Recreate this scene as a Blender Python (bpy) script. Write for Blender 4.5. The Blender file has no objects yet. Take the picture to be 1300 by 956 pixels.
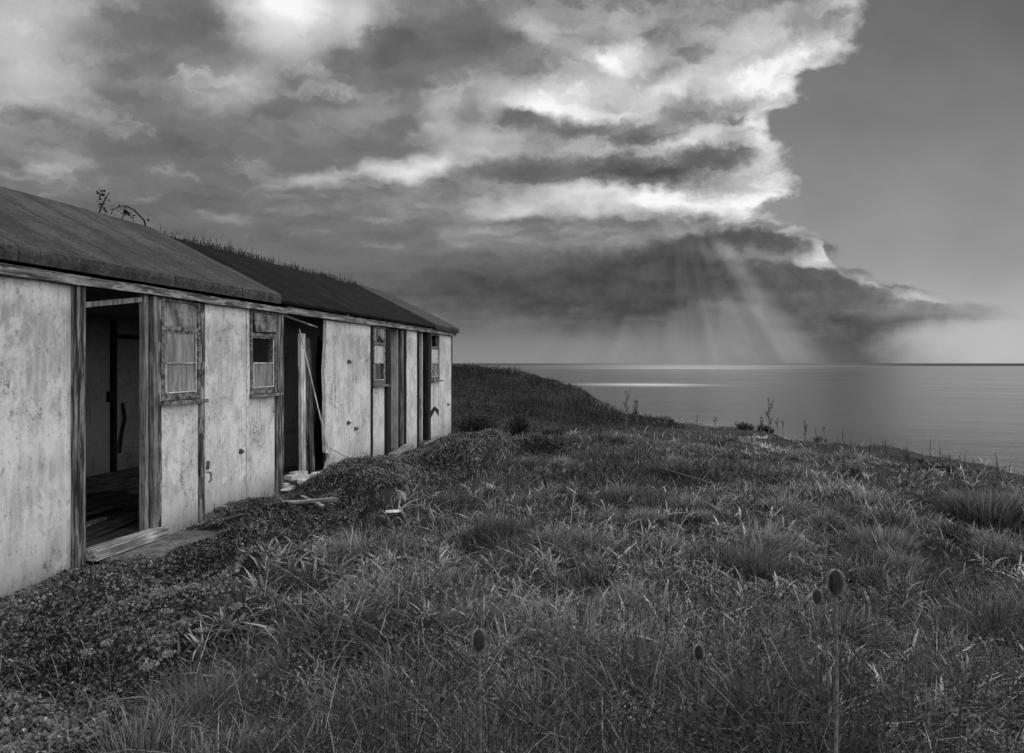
import bpy, math, random
import numpy as np
random.seed(7); RS = np.random.RandomState(11)
sc = bpy.context.scene
COL = sc.collection
F = 867.0; EYE = 1.6

# ------------------------------------------------------------------ render settings
sc.render.engine = 'CYCLES'
cy = sc.cycles
cy.max_bounces = 6; cy.diffuse_bounces = 3; cy.glossy_bounces = 2; cy.transmission_bounces = 4; cy.transparent_max_bounces = 6
cy.use_denoising = True
cy.sample_clamp_indirect = 4
cy.caustics_reflective = False; cy.caustics_refractive = False
sc.view_settings.view_transform = 'Standard'; sc.view_settings.look = 'None'
sc.view_settings.exposure = 0.0; sc.view_settings.gamma = 1.0
sc.view_settings.use_curve_mapping = False

# ------------------------------------------------------------------ node helpers
class NT:
    def __init__(self, tree): self.t = tree
    def n(self, typ, **kw):
        nd = self.t.nodes.new(typ)
        for k, v in kw.items(): setattr(nd, k, v)
        return nd
    def put(self, sock, v):
        if v is None: return
        if hasattr(v, 'is_output') or isinstance(v, bpy.types.NodeSocket): self.t.links.new(v, sock)
        else: sock.default_value = v
    def m(self, op, a, b=None, c=None, clamp=False):
        nd = self.n('ShaderNodeMath', operation=op, use_clamp=clamp)
        self.put(nd.inputs[0], a); self.put(nd.inputs[1], b)
        if c is not None: self.put(nd.inputs[2], c)
        return nd.outputs[0]
    def v(self, op, a, b=None, c=None):
        nd = self.n('ShaderNodeVectorMath', operation=op)
        self.put(nd.inputs[0], a); self.put(nd.inputs[1], b)
        if c is not None: self.put(nd.inputs[2], c)
        return nd.outputs['Value'] if op in ('LENGTH', 'DOT_PRODUCT') else nd.outputs['Vector']
    def xyz(self, x, y, z=0.0):
        nd = self.n('ShaderNodeCombineXYZ')
        for i, q in enumerate((x, y, z)): self.put(nd.inputs[i], q)
        return nd.outputs[0]
    def sep(self, v):
        nd = self.n('ShaderNodeSeparateXYZ'); self.put(nd.inputs[0], v); return nd.outputs
    def ss(self, x, a, b, lo=0.0, hi=1.0):
        nd = self.n('ShaderNodeMapRange', interpolation_type='SMOOTHSTEP')
        self.put(nd.inputs[0], x)
        for i, q in enumerate((a, b, lo, hi)): self.put(nd.inputs[i + 1], q)
        return nd.outputs[0]
    def lin(self, x, a, b, lo=0.0, hi=1.0):
        nd = self.n('ShaderNodeMapRange')
        self.put(nd.inputs[0], x)
        for i, q in enumerate((a, b, lo, hi)): self.put(nd.inputs[i + 1], q)
        return nd.outputs[0]
    def noise(self, vec, scale=1.0, detail=4.0, rough=.5, dist=0.0, dims='3D', w=None):
        nd = self.n('ShaderNodeTexNoise', noise_dimensions=dims)
        if dims != '1D': self.put(nd.inputs['Vector'], vec)
        if w is not None: self.put(nd.inputs['W'], w)
        nd.inputs['Scale'].default_value = scale; nd.inputs['Detail'].default_value = detail
        nd.inputs['Roughness'].default_value = rough; nd.inputs['Distortion'].default_value = dist
        return nd
    def mix(self, f, a, b):
        nd = self.n('ShaderNodeMix', data_type='FLOAT')
        self.put(nd.inputs[0], f); self.put(nd.inputs[2], a); self.put(nd.inputs[3], b)
        return nd.outputs[0]
    def curve(self, x, pts):
        nd = self.n('ShaderNodeFloatCurve')
        c = nd.mapping.curves[0]
        nd.mapping.use_clip = True; nd.mapping.clip_max_x = 1; nd.mapping.clip_max_y = 1
        while len(c.points) > 2: c.points.remove(c.points[1])
        c.points[0].location = pts[0]; c.points[1].location = pts[-1]
        for p in pts[1:-1]: c.points.new(*p)
        for p in c.points: p.handle_type = 'AUTO_CLAMPED'
        nd.mapping.update()
        self.put(nd.inputs['Value'], x)
        return nd.outputs[0]

def grey(v): return (v, v, v, 1.0)

# ------------------------------------------------------------------ world: one overcast sky, broken to the right
SUN_AZ, SUN_EL = 14.5, 31.0
w = bpy.data.worlds.new("World"); sc.world = w; w.use_nodes = True
w.cycles.sampling_method = 'MANUAL'; w.cycles.sample_map_resolution = 512
T = NT(w.node_tree); w.node_tree.nodes.clear()
d = T.n('ShaderNodeTexCoord').outputs['Generated']
dn = T.v('NORMALIZE', d)
dx, dy, dz = T.sep(dn)
ys = T.m('MAXIMUM', dy, .35)
U = T.m('MULTIPLY_ADD', T.m('DIVIDE', dx, ys), F, 650.0)
Vv = T.m('MULTIPLY_ADD', T.m('DIVIDE', dz, ys), -F, 461.0)
# turbulence that bends every cloud outline
wp = T.noise(T.xyz(T.m('MULTIPLY', U, .010), T.m('MULTIPLY', Vv, .016)), 1.0, 3, .45)
wsep = T.sep(T.v('SUBTRACT', wp.outputs['Color'], (.5, .5, .5)))
wp2 = T.noise(T.xyz(T.m('MULTIPLY', U, .045), T.m('MULTIPLY', Vv, .05), 3.0), 1.0, 6, .58)
wsep2 = T.sep(T.v('SUBTRACT', wp2.outputs['Color'], (.5, .5, .5)))
fl = T.ss(U, 520.0, 860.0, .35, 1.0)
Uw = T.m('ADD', U, T.m('ADD', T.m('MULTIPLY', wsep[0], 64.0), T.m('MULTIPLY', T.m('MULTIPLY', wsep2[0], fl), 52.0)))
Vw = T.m('ADD', Vv, T.m('ADD', T.m('MULTIPLY', wsep[1], 40.0), T.m('MULTIPLY', T.m('MULTIPLY', wsep2[1], fl), 34.0)))
P = T.xyz(Uw, Vw)
# tilted frame for the streaks
def blob(val, u, v, ru, rv, amp, rot=0.0):
    c, s = math.cos(math.radians(rot)), math.sin(math.radians(rot))
    if rot:
        nd = T.n('ShaderNodeMapping', vector_type='TEXTURE')
        T.put(nd.inputs['Vector'], P); nd.inputs['Location'].default_value = (u, v, 0)
        nd.inputs['Rotation'].default_value = (0, 0, math.radians(rot)); nd.inputs['Scale'].default_value = (ru, rv, 1)
        q = nd.outputs[0]
    else:
        q = T.v('MULTIPLY_ADD', P, (1 / ru, 1 / rv, 0), (-u / ru, -v / rv, 0))
    return T.m('ADD', val, T.ss(T.v('LENGTH', q), 0.0, 1.9, amp, 0.0))
val = T.m('ADD', .425, 0.0)
# broad tone of the deck
for b in [(880, 150, 300, 150, .13, 0), (330, 330, 500, 120, -.035, 0), (60, 130, 130, 160, .04, 0), (700, 310, 330, 60, .02, 0)]:
    val = blob(val, *b)
BL = [  # bright rents
 (385, 18, 72, 48, .46, 0), (330, 5, 60, 20, .2, 0), (15, 40, 75, 80, .30, 0), (60, 105, 60, 30, .10, 0), (300, 108, 46, 26, .17, 0), (455, 40, 16, 60, .12, 0),
 (520, 210, 52, 11, .36, -4), (560, 165, 22, 42, .24, 30), (615, 165, 46, 20, .18, -30), (470, 148, 40, 16, .12, 0),
 (400, 228, 40, 9, .20, 0), (290, 280, 40, 8, .15, 0), (400, 266, 30, 9, .10, 0), (90, 205, 40, 10, .08, 0),
 (792, 66, 34, 20, .34, -10), (766, 84, 26, 10, .3, 20), (812, 92, 26, 10, .2, -10), (690, 42, 36, 14, .18, 25), (850, 120, 70, 14, .30, -25), (800, 112, 60, 14, .2, 0),
 (690, 125, 66, 18, .28, 5), (735, 143, 70, 8, .30, 5), (650, 185, 50, 12, .18, -25), (960, 40, 120, 20, .20, -18),
 (1020, 65, 60, 16, .14, -30), (960, 95, 80, 14, .22, -25), (890, 175, 60, 8, .2, -15), (960, 120, 44, 18, .2, -30), (770, 195, 60, 7, .16, -5),
 (700, 262, 80, 12, .26, 0), (790, 245, 120, 12, .30, 3), (880, 262, 110, 16, .30, 0), (950, 235, 44, 34, .22, 0), (970, 180, 26, 34, .16, 0),
 (640, 270, 40, 8, .2, -10), (600, 185, 26, 12, .12, 0)]
DK = [(430, 92, 84, 34, -.12, 0), (525, 55, 80, 34, -.13, 0), (640, 62, 80, 30, -.10, 0), (855, 72, 40, 22, -.22, 0), (910, 60, 40, 14, -.12, -30),
 (700, 165, 90, 15, -.30, 3), (640, 150, 34, 14, -.14, 0), (830, 172, 90, 14, -.20, -16), (740, 216, 150, 13, -.30, 2), (900, 206, 90, 10, -.26, -4),
 (800, 160, 30, 12, -.12, 0), (610, 235, 60, 16, -.10, 0), (490, 180, 36, 16, -.12, 0), (420, 212, 50, 10, -.08, 0), (200, 60, 120, 50, -.03, 0),
 (120, 180, 140, 24, -.05, 0), (930, 20, 40, 12, -.10, -20), (560, 285, 110, 16, -.07, 0), (470, 330, 60, 30, -.04, 0), (940, 150, 50, 9, -.15, -20)]
for b in BL: val = blob(val, *b[:4], b[4] * 1.2, b[5])
for b in DK: val = blob(val, *b[:4], b[4] * .75, b[5])
# fine structure of the deck
zz = T.m('ADD', T.m('MAXIMUM', dz, 0.0), .13)
plane = T.xyz(T.m('DIVIDE', dx, zz), T.m('DIVIDE', T.m('MAXIMUM', dy, .2), zz), 2.2)
plane = T.v('ADD', plane, T.v('MULTIPLY', T.v('SUBTRACT', wp2.outputs['Color'], (.5, .5, .5)), (.12, .2, 0)))
nz = T.noise(plane, 3.2, 6, .5, 0)
nz4 = T.noise(T.v('ADD', plane, (1.0, 9.0, 0)), 5.2, 3, .45, .1)
nz3 = T.noise(plane, 1.2, 2, .4, 0)
val = T.m('ADD', val, T.m('MULTIPLY', T.m('SUBTRACT', nz3.outputs[0], .5), .35))
hz = T.ss(Vv, 380.0, 200.0, .25, 1.0)
val = T.m('ADD', val, T.m('MULTIPLY', hz, T.m('SUBTRACT', T.ss(nz4.outputs[0], .52, .74, 0, .15), T.ss(nz4.outputs[0], .48, .30, 0, .08))))
nz2 = T.noise(T.v('ADD', plane, (7.0, 3.0, 4.0)), 9.0, 5, .55, .2)
val = T.m('ADD', val, T.m('MULTIPLY', T.m('SUBTRACT', T.ss(nz.outputs[0], .30, .70), .5), T.m('MULTIPLY', hz, T.ss(U, 500.0, 800.0, .14, .24))))
val = T.m('ADD', val, T.m('MULTIPLY', T.m('SUBTRACT', nz2.outputs[0], .5), T.m('MULTIPLY', hz, T.ss(U, 560.0, 800.0, .09, .36))))
# cloudlets with light leaking between them
vo = T.n('ShaderNodeTexVoronoi', feature='SMOOTH_F1'); vo.inputs['Smoothness'].default_value = .7; vo.inputs['Detail'].default_value = 1.0; vo.inputs['Roughness'].default_value = .45
T.put(vo.inputs['Vector'], T.xyz(T.m('ADD', T.m('DIVIDE', Uw, 96.0), T.m('DIVIDE', Vw, 160.0)), T.m('DIVIDE', Vw, 36.0))); vo.inputs['Scale'].default_value = 1.0
vg = T.m('MULTIPLY', T.m('SUBTRACT', T.ss(vo.outputs['Distance'], .15, .80), .50), T.ss(U, 380.0, 760.0, .06, .22))
val = T.m('ADD', val, T.m('MULTIPLY', vg, T.ss(T.m('ABSOLUTE', T.m('SUBTRACT', Vv, 170.0)), 100.0, 170.0, 1.0, .4)))
val = T.m('ADD', val, T.m('MULTIPLY', T.m('MAXIMUM', T.m('SUBTRACT', .46, val), 0.0), .55))
# outline of the deck and of the low bank against the clear part
Vn = T.m('DIVIDE', T.m('ADD', Vv, T.m('MULTIPLY', wsep2[1], 14.0)), 461.0, clamp=True)
edge_pts = [(-1, 1092), (40, 1086), (78, 1062), (95, 1022), (130, 1000), (150, 962), (166, 966), (185, 985), (215, 1000), (245, 1004), (264, 970), (280, 985),
            (290, 1008), (300, 1036), (316, 1052), (334, 1046), (345, 1090), (358, 1112), (367, 1162), (380, 1180), (389, 1235), (400, 1240), (412, 1190), (430, 1150), (461, 1170)]
edge = T.m('MULTIPLY', T.curve(Vn, [(max(0, v) / 461.0, u / 1300.0) for v, u in edge_pts]), 1300.0)
de = T.m('SUBTRACT', edge, T.m('ADD', U, T.m('ADD', T.m('MULTIPLY', wsep[0], 46.0), T.m('MULTIPLY', wsep2[2], 44.0))))
soft = T.m('ADD', T.ss(Vv, 340.0, 430.0, 9.0, 80.0), T.ss(nz2.outputs[0], .4, .65, 0.0, 12.0))
deck = T.ss(T.m('DIVIDE', de, soft), -1.0, 1.0)
rim = T.m('MULTIPLY', T.m('MULTIPLY', T.ss(de, 60.0, 0.0), T.ss(nz2.outputs[0], .35, .62, .4, 1.2)), T.m('MULTIPLY', T.ss(Vv, 320.0, 270.0), .26))
val = T.m('ADD', val, rim)
# low dark bank over the sea
Un = T.m('DIVIDE', T.m('ADD', U, T.m('MULTIPLY', wsep2[0], 30.0)), 1300.0, clamp=True)
top_ = T.m('MULTIPLY', T.curve(Un, [(0, .70), (350 / 1300, .68), (480 / 1300, 308 / 461), (600 / 1300, 300 / 461), (700 / 1300, 294 / 461), (800 / 1300, 297 / 461), (900 / 1300, 288 / 461), (970 / 1300, 285 / 461), (1000 / 1300, 290 / 461), (1040 / 1300, 303 / 461), (1060 / 1300, 340 / 461), (1100 / 1300, 352 / 461), (1170 / 1300, 372 / 461), (1260 / 1300, 390 / 461), (1, .88)]), 461.0)
bot_ = T.m('MULTIPLY', T.curve(Un, [(0, .86), (470 / 1300, .865), (560 / 1300, 402 / 461), (650 / 1300, 402 / 461), (740 / 1300, 412 / 461), (830 / 1300, 410 / 461), (868 / 1300, 392 / 461), (900 / 1300, 380 / 461), (960 / 1300, 382 / 461), (985 / 1300, 410 / 461), (1050 / 1300, 425 / 461), (1110 / 1300, 410 / 461), (1180 / 1300, 400 / 461), (1, .87)]), 461.0)
Vb = T.m('ADD', Vv, T.m('ADD', T.m('MULTIPLY', wsep2[1], 26.0), T.m('MULTIPLY', wsep[2], 16.0)))
bank = T.m('MULTIPLY', T.ss(T.m('SUBTRACT', Vb, top_), -3.0, T.ss(U, 940.0, 620.0, 12.0, 70.0)), T.ss(T.m('SUBTRACT', T.m('ADD', bot_, T.ss(U, 860.0, 700.0, 0.0, 10.0)), Vb), -18.0, T.ss(U, 860.0, 640.0, 18.0, 40.0)))
bank = T.m('MULTIPLY', bank, T.m('MULTIPLY', T.ss(Uw, 200.0, 600.0), T.ss(U, 1260.0, 1110.0, .1, 1.0)))
bv = T.m('ADD', T.ss(U, 860.0, 1060.0, .315, .37), T.m('ADD', T.m('MULTIPLY', T.m('SUBTRACT', nz.outputs[0], .5), .14), T.m('MULTIPLY', T.m('SUBTRACT', wp2.outputs[0], .5), .14)))
bv = T.m('ADD', bv, T.m('ADD', T.ss(Uw, 1050.0, 1240.0, 0.0, .28), T.ss(U, 640.0, 400.0, 0.0, .09)))
bv = T.m('ADD', bv, T.m('MULTIPLY', T.m('MULTIPLY', T.ss(T.m('ABSOLUTE', T.m('SUBTRACT', Vw, 322.0)), 0.0, 18.0, .16, 0.0), T.ss(U, 860, 960)), 1.0))
bv = T.m('ADD', bv, T.ss(T.m('SUBTRACT', Vb, top_), 0.0, 9.0, .2, 0.0))
# rim of the right-hand tower
bv = T.m('ADD', bv, T.m('MULTIPLY', T.ss(de, 46.0, -6.0), T.ss(Vv, 280.0, 320.0, .25, .55)))
# air below the bank, down to the horizon
low = T.m('ADD', T.ss(Vv, 395.0, 455.0, .41, .53), T.m('ADD', T.ss(T.m('ABSOLUTE', T.m('SUBTRACT', U, 1070.0)), 10.0, 130.0, -.15, 0.0), T.ss(T.v('LENGTH', T.v('MULTIPLY_ADD', P, (1 / 36, 1 / 12, 0), (-925 / 36, -381 / 12, 0))), 0, 1.7, .26, 0)))
low = T.m('ADD', low, T.ss(T.v('LENGTH', T.v('MULTIPLY_ADD', P, (1 / 40, 1 / 30, 0), (-935 / 40, -408 / 30, 0))), 0, 1.7, .08, 0))
lowm = T.m('MULTIPLY', T.ss(T.m('SUBTRACT', Vb, T.ss(U, 900.0, 560.0, 350.0, 392.0)), 0.0, 48.0), T.m('SUBTRACT', 1.0, bank))
val = T.mix(lowm, val, low)
val = T.mix(bank, val, bv)
# shafts of light through the rents, fanning from where the sun hides
ang = T.m('ARCTAN2', T.m('SUBTRACT', U, 858.0), T.m('SUBTRACT', Vv, 228.0))
sh = T.noise(None, 7.0, 2, .5, 0, '1D', ang).outputs[0]
shm = T.m('MULTIPLY', T.ss(Vv, 285.0, 340.0), T.m('MULTIPLY', T.ss(ang, -1.2, .2), T.ss(ang, 1.25, .8)))
val = T.m('ADD', val, T.m('MULTIPLY', T.m('MULTIPLY', T.m('SUBTRACT', sh, .5), .12), shm))
for a0, wd, am, v0, v1 in [(.60, .15, .12, 290, 460), (.38, .09, .045, 285, 390), (.80, .10, .045, 300, 430), (-.03, .07, .045, 385, 445), (-.32, .09, .035, 390, 440), (.22, .05, .025, 385, 440), (.88, .14, -.05, 385, 450)]:
    s_ = T.ss(T.m('ABSOLUTE', T.m('SUBTRACT', ang, a0)), 0.0, wd, am, 0.0)
    s_ = T.m('MULTIPLY', s_, T.m('MULTIPLY', T.ss(Vv, v0, v0 + 25), T.ss(Vv, v1 + 40, v1 - 30)))
    val = T.m('ADD', val, s_)
# the clear part of the sky: physical daylight sky, seen through thin veil
sky = T.n('ShaderNodeTexSky', sky_type='NISHITA', sun_disc=False)
sky.sun_elevation = math.radians(SUN_EL); sky.sun_rotation = math.radians(SUN_AZ)
bw = T.n('ShaderNodeRGBToBW'); T.t.links.new(sky.outputs[0], bw.inputs[0])
clr = T.m('ADD', T.ss(Vv, -60.0, 340.0, .385, .575), T.ss(Vv, 300.0, 440.0, 0.0, .16))
clr = T.m('ADD', clr, T.ss(T.v('LENGTH', T.v('MULTIPLY_ADD', P, (1 / 90, 1 / 100, 0), (-1040 / 90, -185 / 100, 0))), 0, 1.8, -.03, 0))
clr = T.m('ADD', clr, T.m('MULTIPLY', T.m('SUBTRACT', wp.outputs[0], .5), .07))
clr = T.m('ADD', clr, T.m('MULTIPLY', T.ss(T.m('ABSOLUTE', T.m('SUBTRACT', ang, 1.02)), 0.0, .2), T.ss(Vv, 400, 200, 0.0, -.0)))
clr = T.m('POWER', T.m('MAXIMUM', clr, .02), 2.2)
clr = T.mix(.10, clr, T.m('MINIMUM', T.m('MULTIPLY', bw.outputs[0], .03), 1.0))
val = T.m('SUBTRACT', val, T.m('MULTIPLY', T.m('MAXIMUM', T.m('SUBTRACT', val, .66), 0.0), .38))
lum = T.m('POWER', T.m('MINIMUM', T.m('MAXIMUM', val, .08), .975), 2.2)
lum = T.mix(deck, clr, lum)
# unseen sky overhead, beside and behind, brightened as added fill for hut and grass
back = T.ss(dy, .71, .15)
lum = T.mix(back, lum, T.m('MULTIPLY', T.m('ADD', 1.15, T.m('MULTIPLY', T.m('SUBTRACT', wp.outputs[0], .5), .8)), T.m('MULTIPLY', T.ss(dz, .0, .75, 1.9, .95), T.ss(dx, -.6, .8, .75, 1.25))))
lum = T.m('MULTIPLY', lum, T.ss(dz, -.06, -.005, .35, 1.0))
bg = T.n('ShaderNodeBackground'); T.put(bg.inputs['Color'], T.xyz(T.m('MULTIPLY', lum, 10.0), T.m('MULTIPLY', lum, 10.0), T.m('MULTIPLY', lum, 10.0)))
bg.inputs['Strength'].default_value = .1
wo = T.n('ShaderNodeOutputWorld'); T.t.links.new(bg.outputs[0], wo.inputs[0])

# sun behind the cloud
sl = bpy.data.lights.new('sun', 'SUN'); sl.energy = 1.5; sl.angle = math.radians(10); sl.color = (1, .995, .985)
so = bpy.data.objects.new('sun', sl); COL.objects.link(so)
from mathutils import Vector, Matrix
sd = Vector((math.sin(math.radians(SUN_AZ)) * math.cos(math.radians(SUN_EL)), math.cos(math.radians(SUN_AZ)) * math.cos(math.radians(SUN_EL)), math.sin(math.radians(SUN_EL))))
so.rotation_euler = (-sd).to_track_quat('-Z', 'Y').to_euler(); so.location = (0, 0, 30)

# ------------------------------------------------------------------ camera
cam = bpy.data.cameras.new('camera'); co = bpy.data.objects.new('camera', cam); COL.objects.link(co); sc.camera = co
cam.sensor_width = 36; cam.lens = 24.01; cam.shift_y = -17 / 1300.0; cam.clip_end = 120000; cam.clip_start = .05
co.location = (0, 0, EYE); co.rotation_euler = (math.radians(90), 0, 0)

# ------------------------------------------------------------------ object helpers
def link(name, me, mat=None, parent=None):
    o = bpy.data.objects.new(name, me); COL.objects.link(o)
    if mat is not None: me.materials.append(mat)
    if parent is not None: o.parent = parent
    return o
def tag(o, label=None, cat=None, group=None, kind=None):
    if label: o['label'] = label
    if cat: o['category'] = cat
    if group: o['group'] = group
    if kind: o['kind'] = kind
    return o
def empty(name, loc, rz=0.0):
    o = bpy.data.objects.new(name, None); COL.objects.link(o); o.location = loc; o.rotation_euler = (0, 0, rz); o.empty_display_size = .2
    return o
def np_mesh(name, verts, polys, attrs=None, smooth=False):
    """verts (N,3); polys: list of (M,k) index arrays"""
    me = bpy.data.meshes.new(name)
    verts = np.ascontiguousarray(verts, dtype=np.float32)
    me.vertices.add(len(verts)); me.vertices.foreach_set('co', verts.ravel())
    loops = np.concatenate([p.ravel() for p in polys]).astype(np.int32)
    sizes = np.concatenate([np.full(len(p), p.shape[1], dtype=np.int32) for p in polys])
    starts = np.concatenate([[0], np.cumsum(sizes)[:-1]]).astype(np.int32)
    me.loops.add(len(loops)); me.loops.foreach_set('vertex_index', loops)
    me.polygons.add(len(sizes)); me.polygons.foreach_set('loop_start', starts); me.polygons.foreach_set('loop_total', sizes)
    if smooth: me.polygons.foreach_set('use_smooth', np.ones(len(sizes), dtype=bool))
    me.update(calc_edges=True)
    for k, a in (attrs or {}).items():
        at = me.attributes.new(k, 'FLOAT', 'POINT'); at.data.foreach_set('value', np.ascontiguousarray(a, dtype=np.float32))
    return me
class MB:
    """collects solid shapes into one mesh"""
    def __init__(s): s.v = []; s.f = []
    def add(s, vs, fs):
        o = len(s.v); s.v += [tuple(q) for q in vs]; s.f += [tuple(i + o for i in f) for f in fs]
    def box(s, x0, x1, y0, y1, z0, z1):
        s.add([(x0, y0, z0), (x1, y0, z0), (x1, y1, z0), (x0, y1, z0), (x0, y0, z1), (x1, y0, z1), (x1, y1, z1), (x0, y1, z1)],
              [(0, 3, 2, 1), (4, 5, 6, 7), (0, 1, 5, 4), (1, 2, 6, 5), (2, 3, 7, 6), (3, 0, 4, 7)])
    def beam(s, a, b, w_, h_, up=(0, 0, 1), roll=0.0, seg=1, jag=0.0):
        a = Vector(a); b = Vector(b); dd = (b - a); L = dd.length; dd.normalize()
        u = Vector(up)
        if abs(u.dot(dd)) > .95: u = Vector((1, 0, 0))
        r = dd.cross(u).normalized(); u = r.cross(dd).normalized()
        if roll: q = Matrix.Rotation(roll, 3, dd); r = q @ r; u = q @ u
        rings = []
        for i in range(seg + 1):
            c = a + dd * L * i / seg
            j = [random.uniform(-jag, jag) for _ in range(8)]
            rings.append([c + r * (w_ / 2 + j[0]) + u * (h_ / 2 + j[1]), c - r * (w_ / 2 + j[2]) + u * (h_ / 2 + j[3]), c - r * (w_ / 2 + j[4]) - u * (h_ / 2 + j[5]), c + r * (w_ / 2 + j[6]) - u * (h_ / 2 + j[7])])
        vs = [p for q in rings for p in q]; fs = []
        for i in range(seg):
            for k in range(4): fs.append((i * 4 + k, i * 4 + (k + 1) % 4, i * 4 + 4 + (k + 1) % 4, i * 4 + 4 + k))
        fs += [(3, 2, 1, 0), (seg * 4, seg * 4 + 1, seg * 4 + 2, seg * 4 + 3)]
        s.add(vs, fs)
    def tube(s, pts, radii, n=6):
        pts = [Vector(p) for p in pts]
        if not hasattr(radii, '__len__'): radii = [radii] * len(pts)
        vs = []; fs = []
        prev = None
        for i, p in enumerate(pts):
            t = (pts[min(i + 1, len(pts) - 1)] - pts[max(i - 1, 0)]).normalized()
            ref = prev if prev is not None else (Vector((1, 0, 0)) if abs(t.x) < .9 else Vector((0, 1, 0)))
            r = (ref - t * ref.dot(t)).normalized(); prev = r; b = t.cross(r)
            for k in range(n):
                a = 2 * math.pi * k / n; vs.append(p + (r * math.cos(a) + b * math.sin(a)) * radii[i])
        for i in range(len(pts) - 1):
            for k in range(n): fs.append((i * n + k, i * n + (k + 1) % n, (i + 1) * n + (k + 1) % n, (i + 1) * n + k))
        fs += [tuple(range(n))[::-1], tuple((len(pts) - 1) * n + k for k in range(n))]
        s.add(vs, fs)
    def slab(s, poly, y0, y1):
        """polygon in local (x,z) given thickness along y"""
        n = len(poly)
        s.add([(x, y0, z) for x, z in poly] + [(x, y1, z) for x, z in poly],
              [tuple(range(n)), tuple(range(2 * n - 1, n - 1, -1))] + [(i, i + n, (i + 1) % n + n, (i + 1) % n) for i in range(n)])
    def plate(s, poly, z0, z1):
        n = len(poly)
        zz = (lambda z: z if hasattr(z, '__len__') else [z] * n)
        a, b = zz(z0), zz(z1)
        s.add([(p[0], p[1], a[i]) for i, p in enumerate(poly)] + [(p[0], p[1], b[i]) for i, p in enumerate(poly)],
              [tuple(range(n))[::-1], tuple(range(n, 2 * n))] + [(i, (i + 1) % n, (i + 1) % n + n, i + n) for i in range(n)])
    def build(s, name, mat, parent=None, bevel=0.0, smooth=False):
        me = bpy.data.meshes.new(name); me.from_pydata(s.v, [], s.f); me.update()
        if smooth: me.polygons.foreach_set('use_smooth', [True] * len(me.polygons))
        o = link(name, me, mat, parent)
        if bevel:
            m = o.modifiers.new('edge_wear', 'BEVEL'); m.width = bevel; m.segments = 2; m.limit_method = 'ANGLE'
        return o

# ------------------------------------------------------------------ materials
def new_mat(name):
    m = bpy.data.materials.new(name); m.use_nodes = True; m.node_tree.nodes.clear()
    return m, NT(m.node_tree)
def out(N, shader):
    o = N.n('ShaderNodeOutputMaterial'); N.t.links.new(shader, o.inputs[0])
def principled(N, base, rough=.9, bump=None, bstr=.5, bdist=.01, spec=.3, normal=None):
    p = N.n('ShaderNodeBsdfPrincipled')
    N.put(p.inputs['Base Color'], N.xyz(base, base, base) if not isinstance(base, float) else grey(base))
    N.put(p.inputs['Roughness'], rough); p.inputs['Specular IOR Level'].default_value = spec
    if bump is not None:
        b = N.n('ShaderNodeBump'); b.inputs['Strength'].default_value = bstr; b.inputs['Distance'].default_value = bdist
        N.put(b.inputs['Height'], bump); N.t.links.new(b.outputs[0], p.inputs['Normal'])
    return p.outputs[0]
def obj_co(N): return N.n('ShaderNodeTexCoord').outputs['Object']
def sc_v(N, v, s): return N.v('MULTIPLY', v, s)

def mat_render_wall(name, base=.43, dark=.14, stain=.5, seed=0.0):
    m, N = new_mat(name); c = N.v('ADD', obj_co(N), (seed, seed * .7, 0))
    z = N.sep(obj_co(N))[2]
    big = N.noise(sc_v(N, c, (1.0, 1.0, .7)), 2.2, 5, .6).outputs[0]
    med = N.noise(sc_v(N, c, (1, 1, .5)), 9.0, 8, .75, .5).outputs[0]
    streak = N.noise(sc_v(N, c, (20, 20, 1.4)), 1.0, 5, .6).outputs[0]
    spk = N.noise(sc_v(N, c, (1, 1, .7)), 34.0, 4, .7).outputs[0]
    spk2 = N.noise(sc_v(N, c, (1, 1, .6)), 17.0, 6, .8).outputs[0]
    f = N.ss(N.m('ADD', N.m('MULTIPLY', big, .5), N.m('MULTIPLY', med, .5)), .42, .57)
    f = N.m('MULTIPLY', f, N.ss(streak, .3, .6, .35, 1.0))
    # algae stain over the middle of every panel, its ragged upper edge a little below the eaves
    zt = N.m('ADD', z, N.m('MULTIPLY', N.m('SUBTRACT', med, .5), .5))
    f = N.m('ADD', N.m('MULTIPLY', f, .8), N.m('MULTIPLY', N.m('MULTIPLY', N.ss(zt, 2.06, 2.0), N.ss(zt, 1.2, 1.98, .2, 1.0)), .38), clamp=True)
    v = N.mix(N.m('MULTIPLY', f, stain), base, dark)
    v = N.mix(N.m('MULTIPLY', N.ss(spk2, .54, .64), .7), v, dark * .75)
    v = N.mix(N.ss(spk, .58, .68, 0, .6), v, dark * .45)
    v = N.mix(N.ss(spk, .40, .30, 0, .5), v, base * 1.3)
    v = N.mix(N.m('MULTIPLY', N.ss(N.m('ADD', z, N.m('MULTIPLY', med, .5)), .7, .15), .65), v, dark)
    v = N.mix(N.ss(N.noise(sc_v(N, c, (1, 1, 1.4)), 3.3, 6, .7).outputs[0], .57, .66, 0, .28), v, base * 1.3)
    ce = N.n('ShaderNodeTexVoronoi', feature='DISTANCE_TO_EDGE'); ce.inputs['Scale'].default_value = 1.15
    N.put(ce.inputs['Vector'], N.v('ADD', sc_v(N, c, (1, 1, .55)), N.v('MULTIPLY', N.noise(c, 5.0, 6, .7).outputs['Color'], (.35, .35, .35))))
    crk = N.m('MULTIPLY', N.ss(ce.outputs['Distance'], .010, .002), N.ss(big, .50, .58))
    v = N.mix(N.m('MULTIPLY', crk, .8), v, .05)
    h = N.m('ADD', N.m('MULTIPLY', spk, .6), N.m('MULTIPLY', med, .8))
    out(N, principled(N, v, .95, h, .7, .006, .15)); return m
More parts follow.
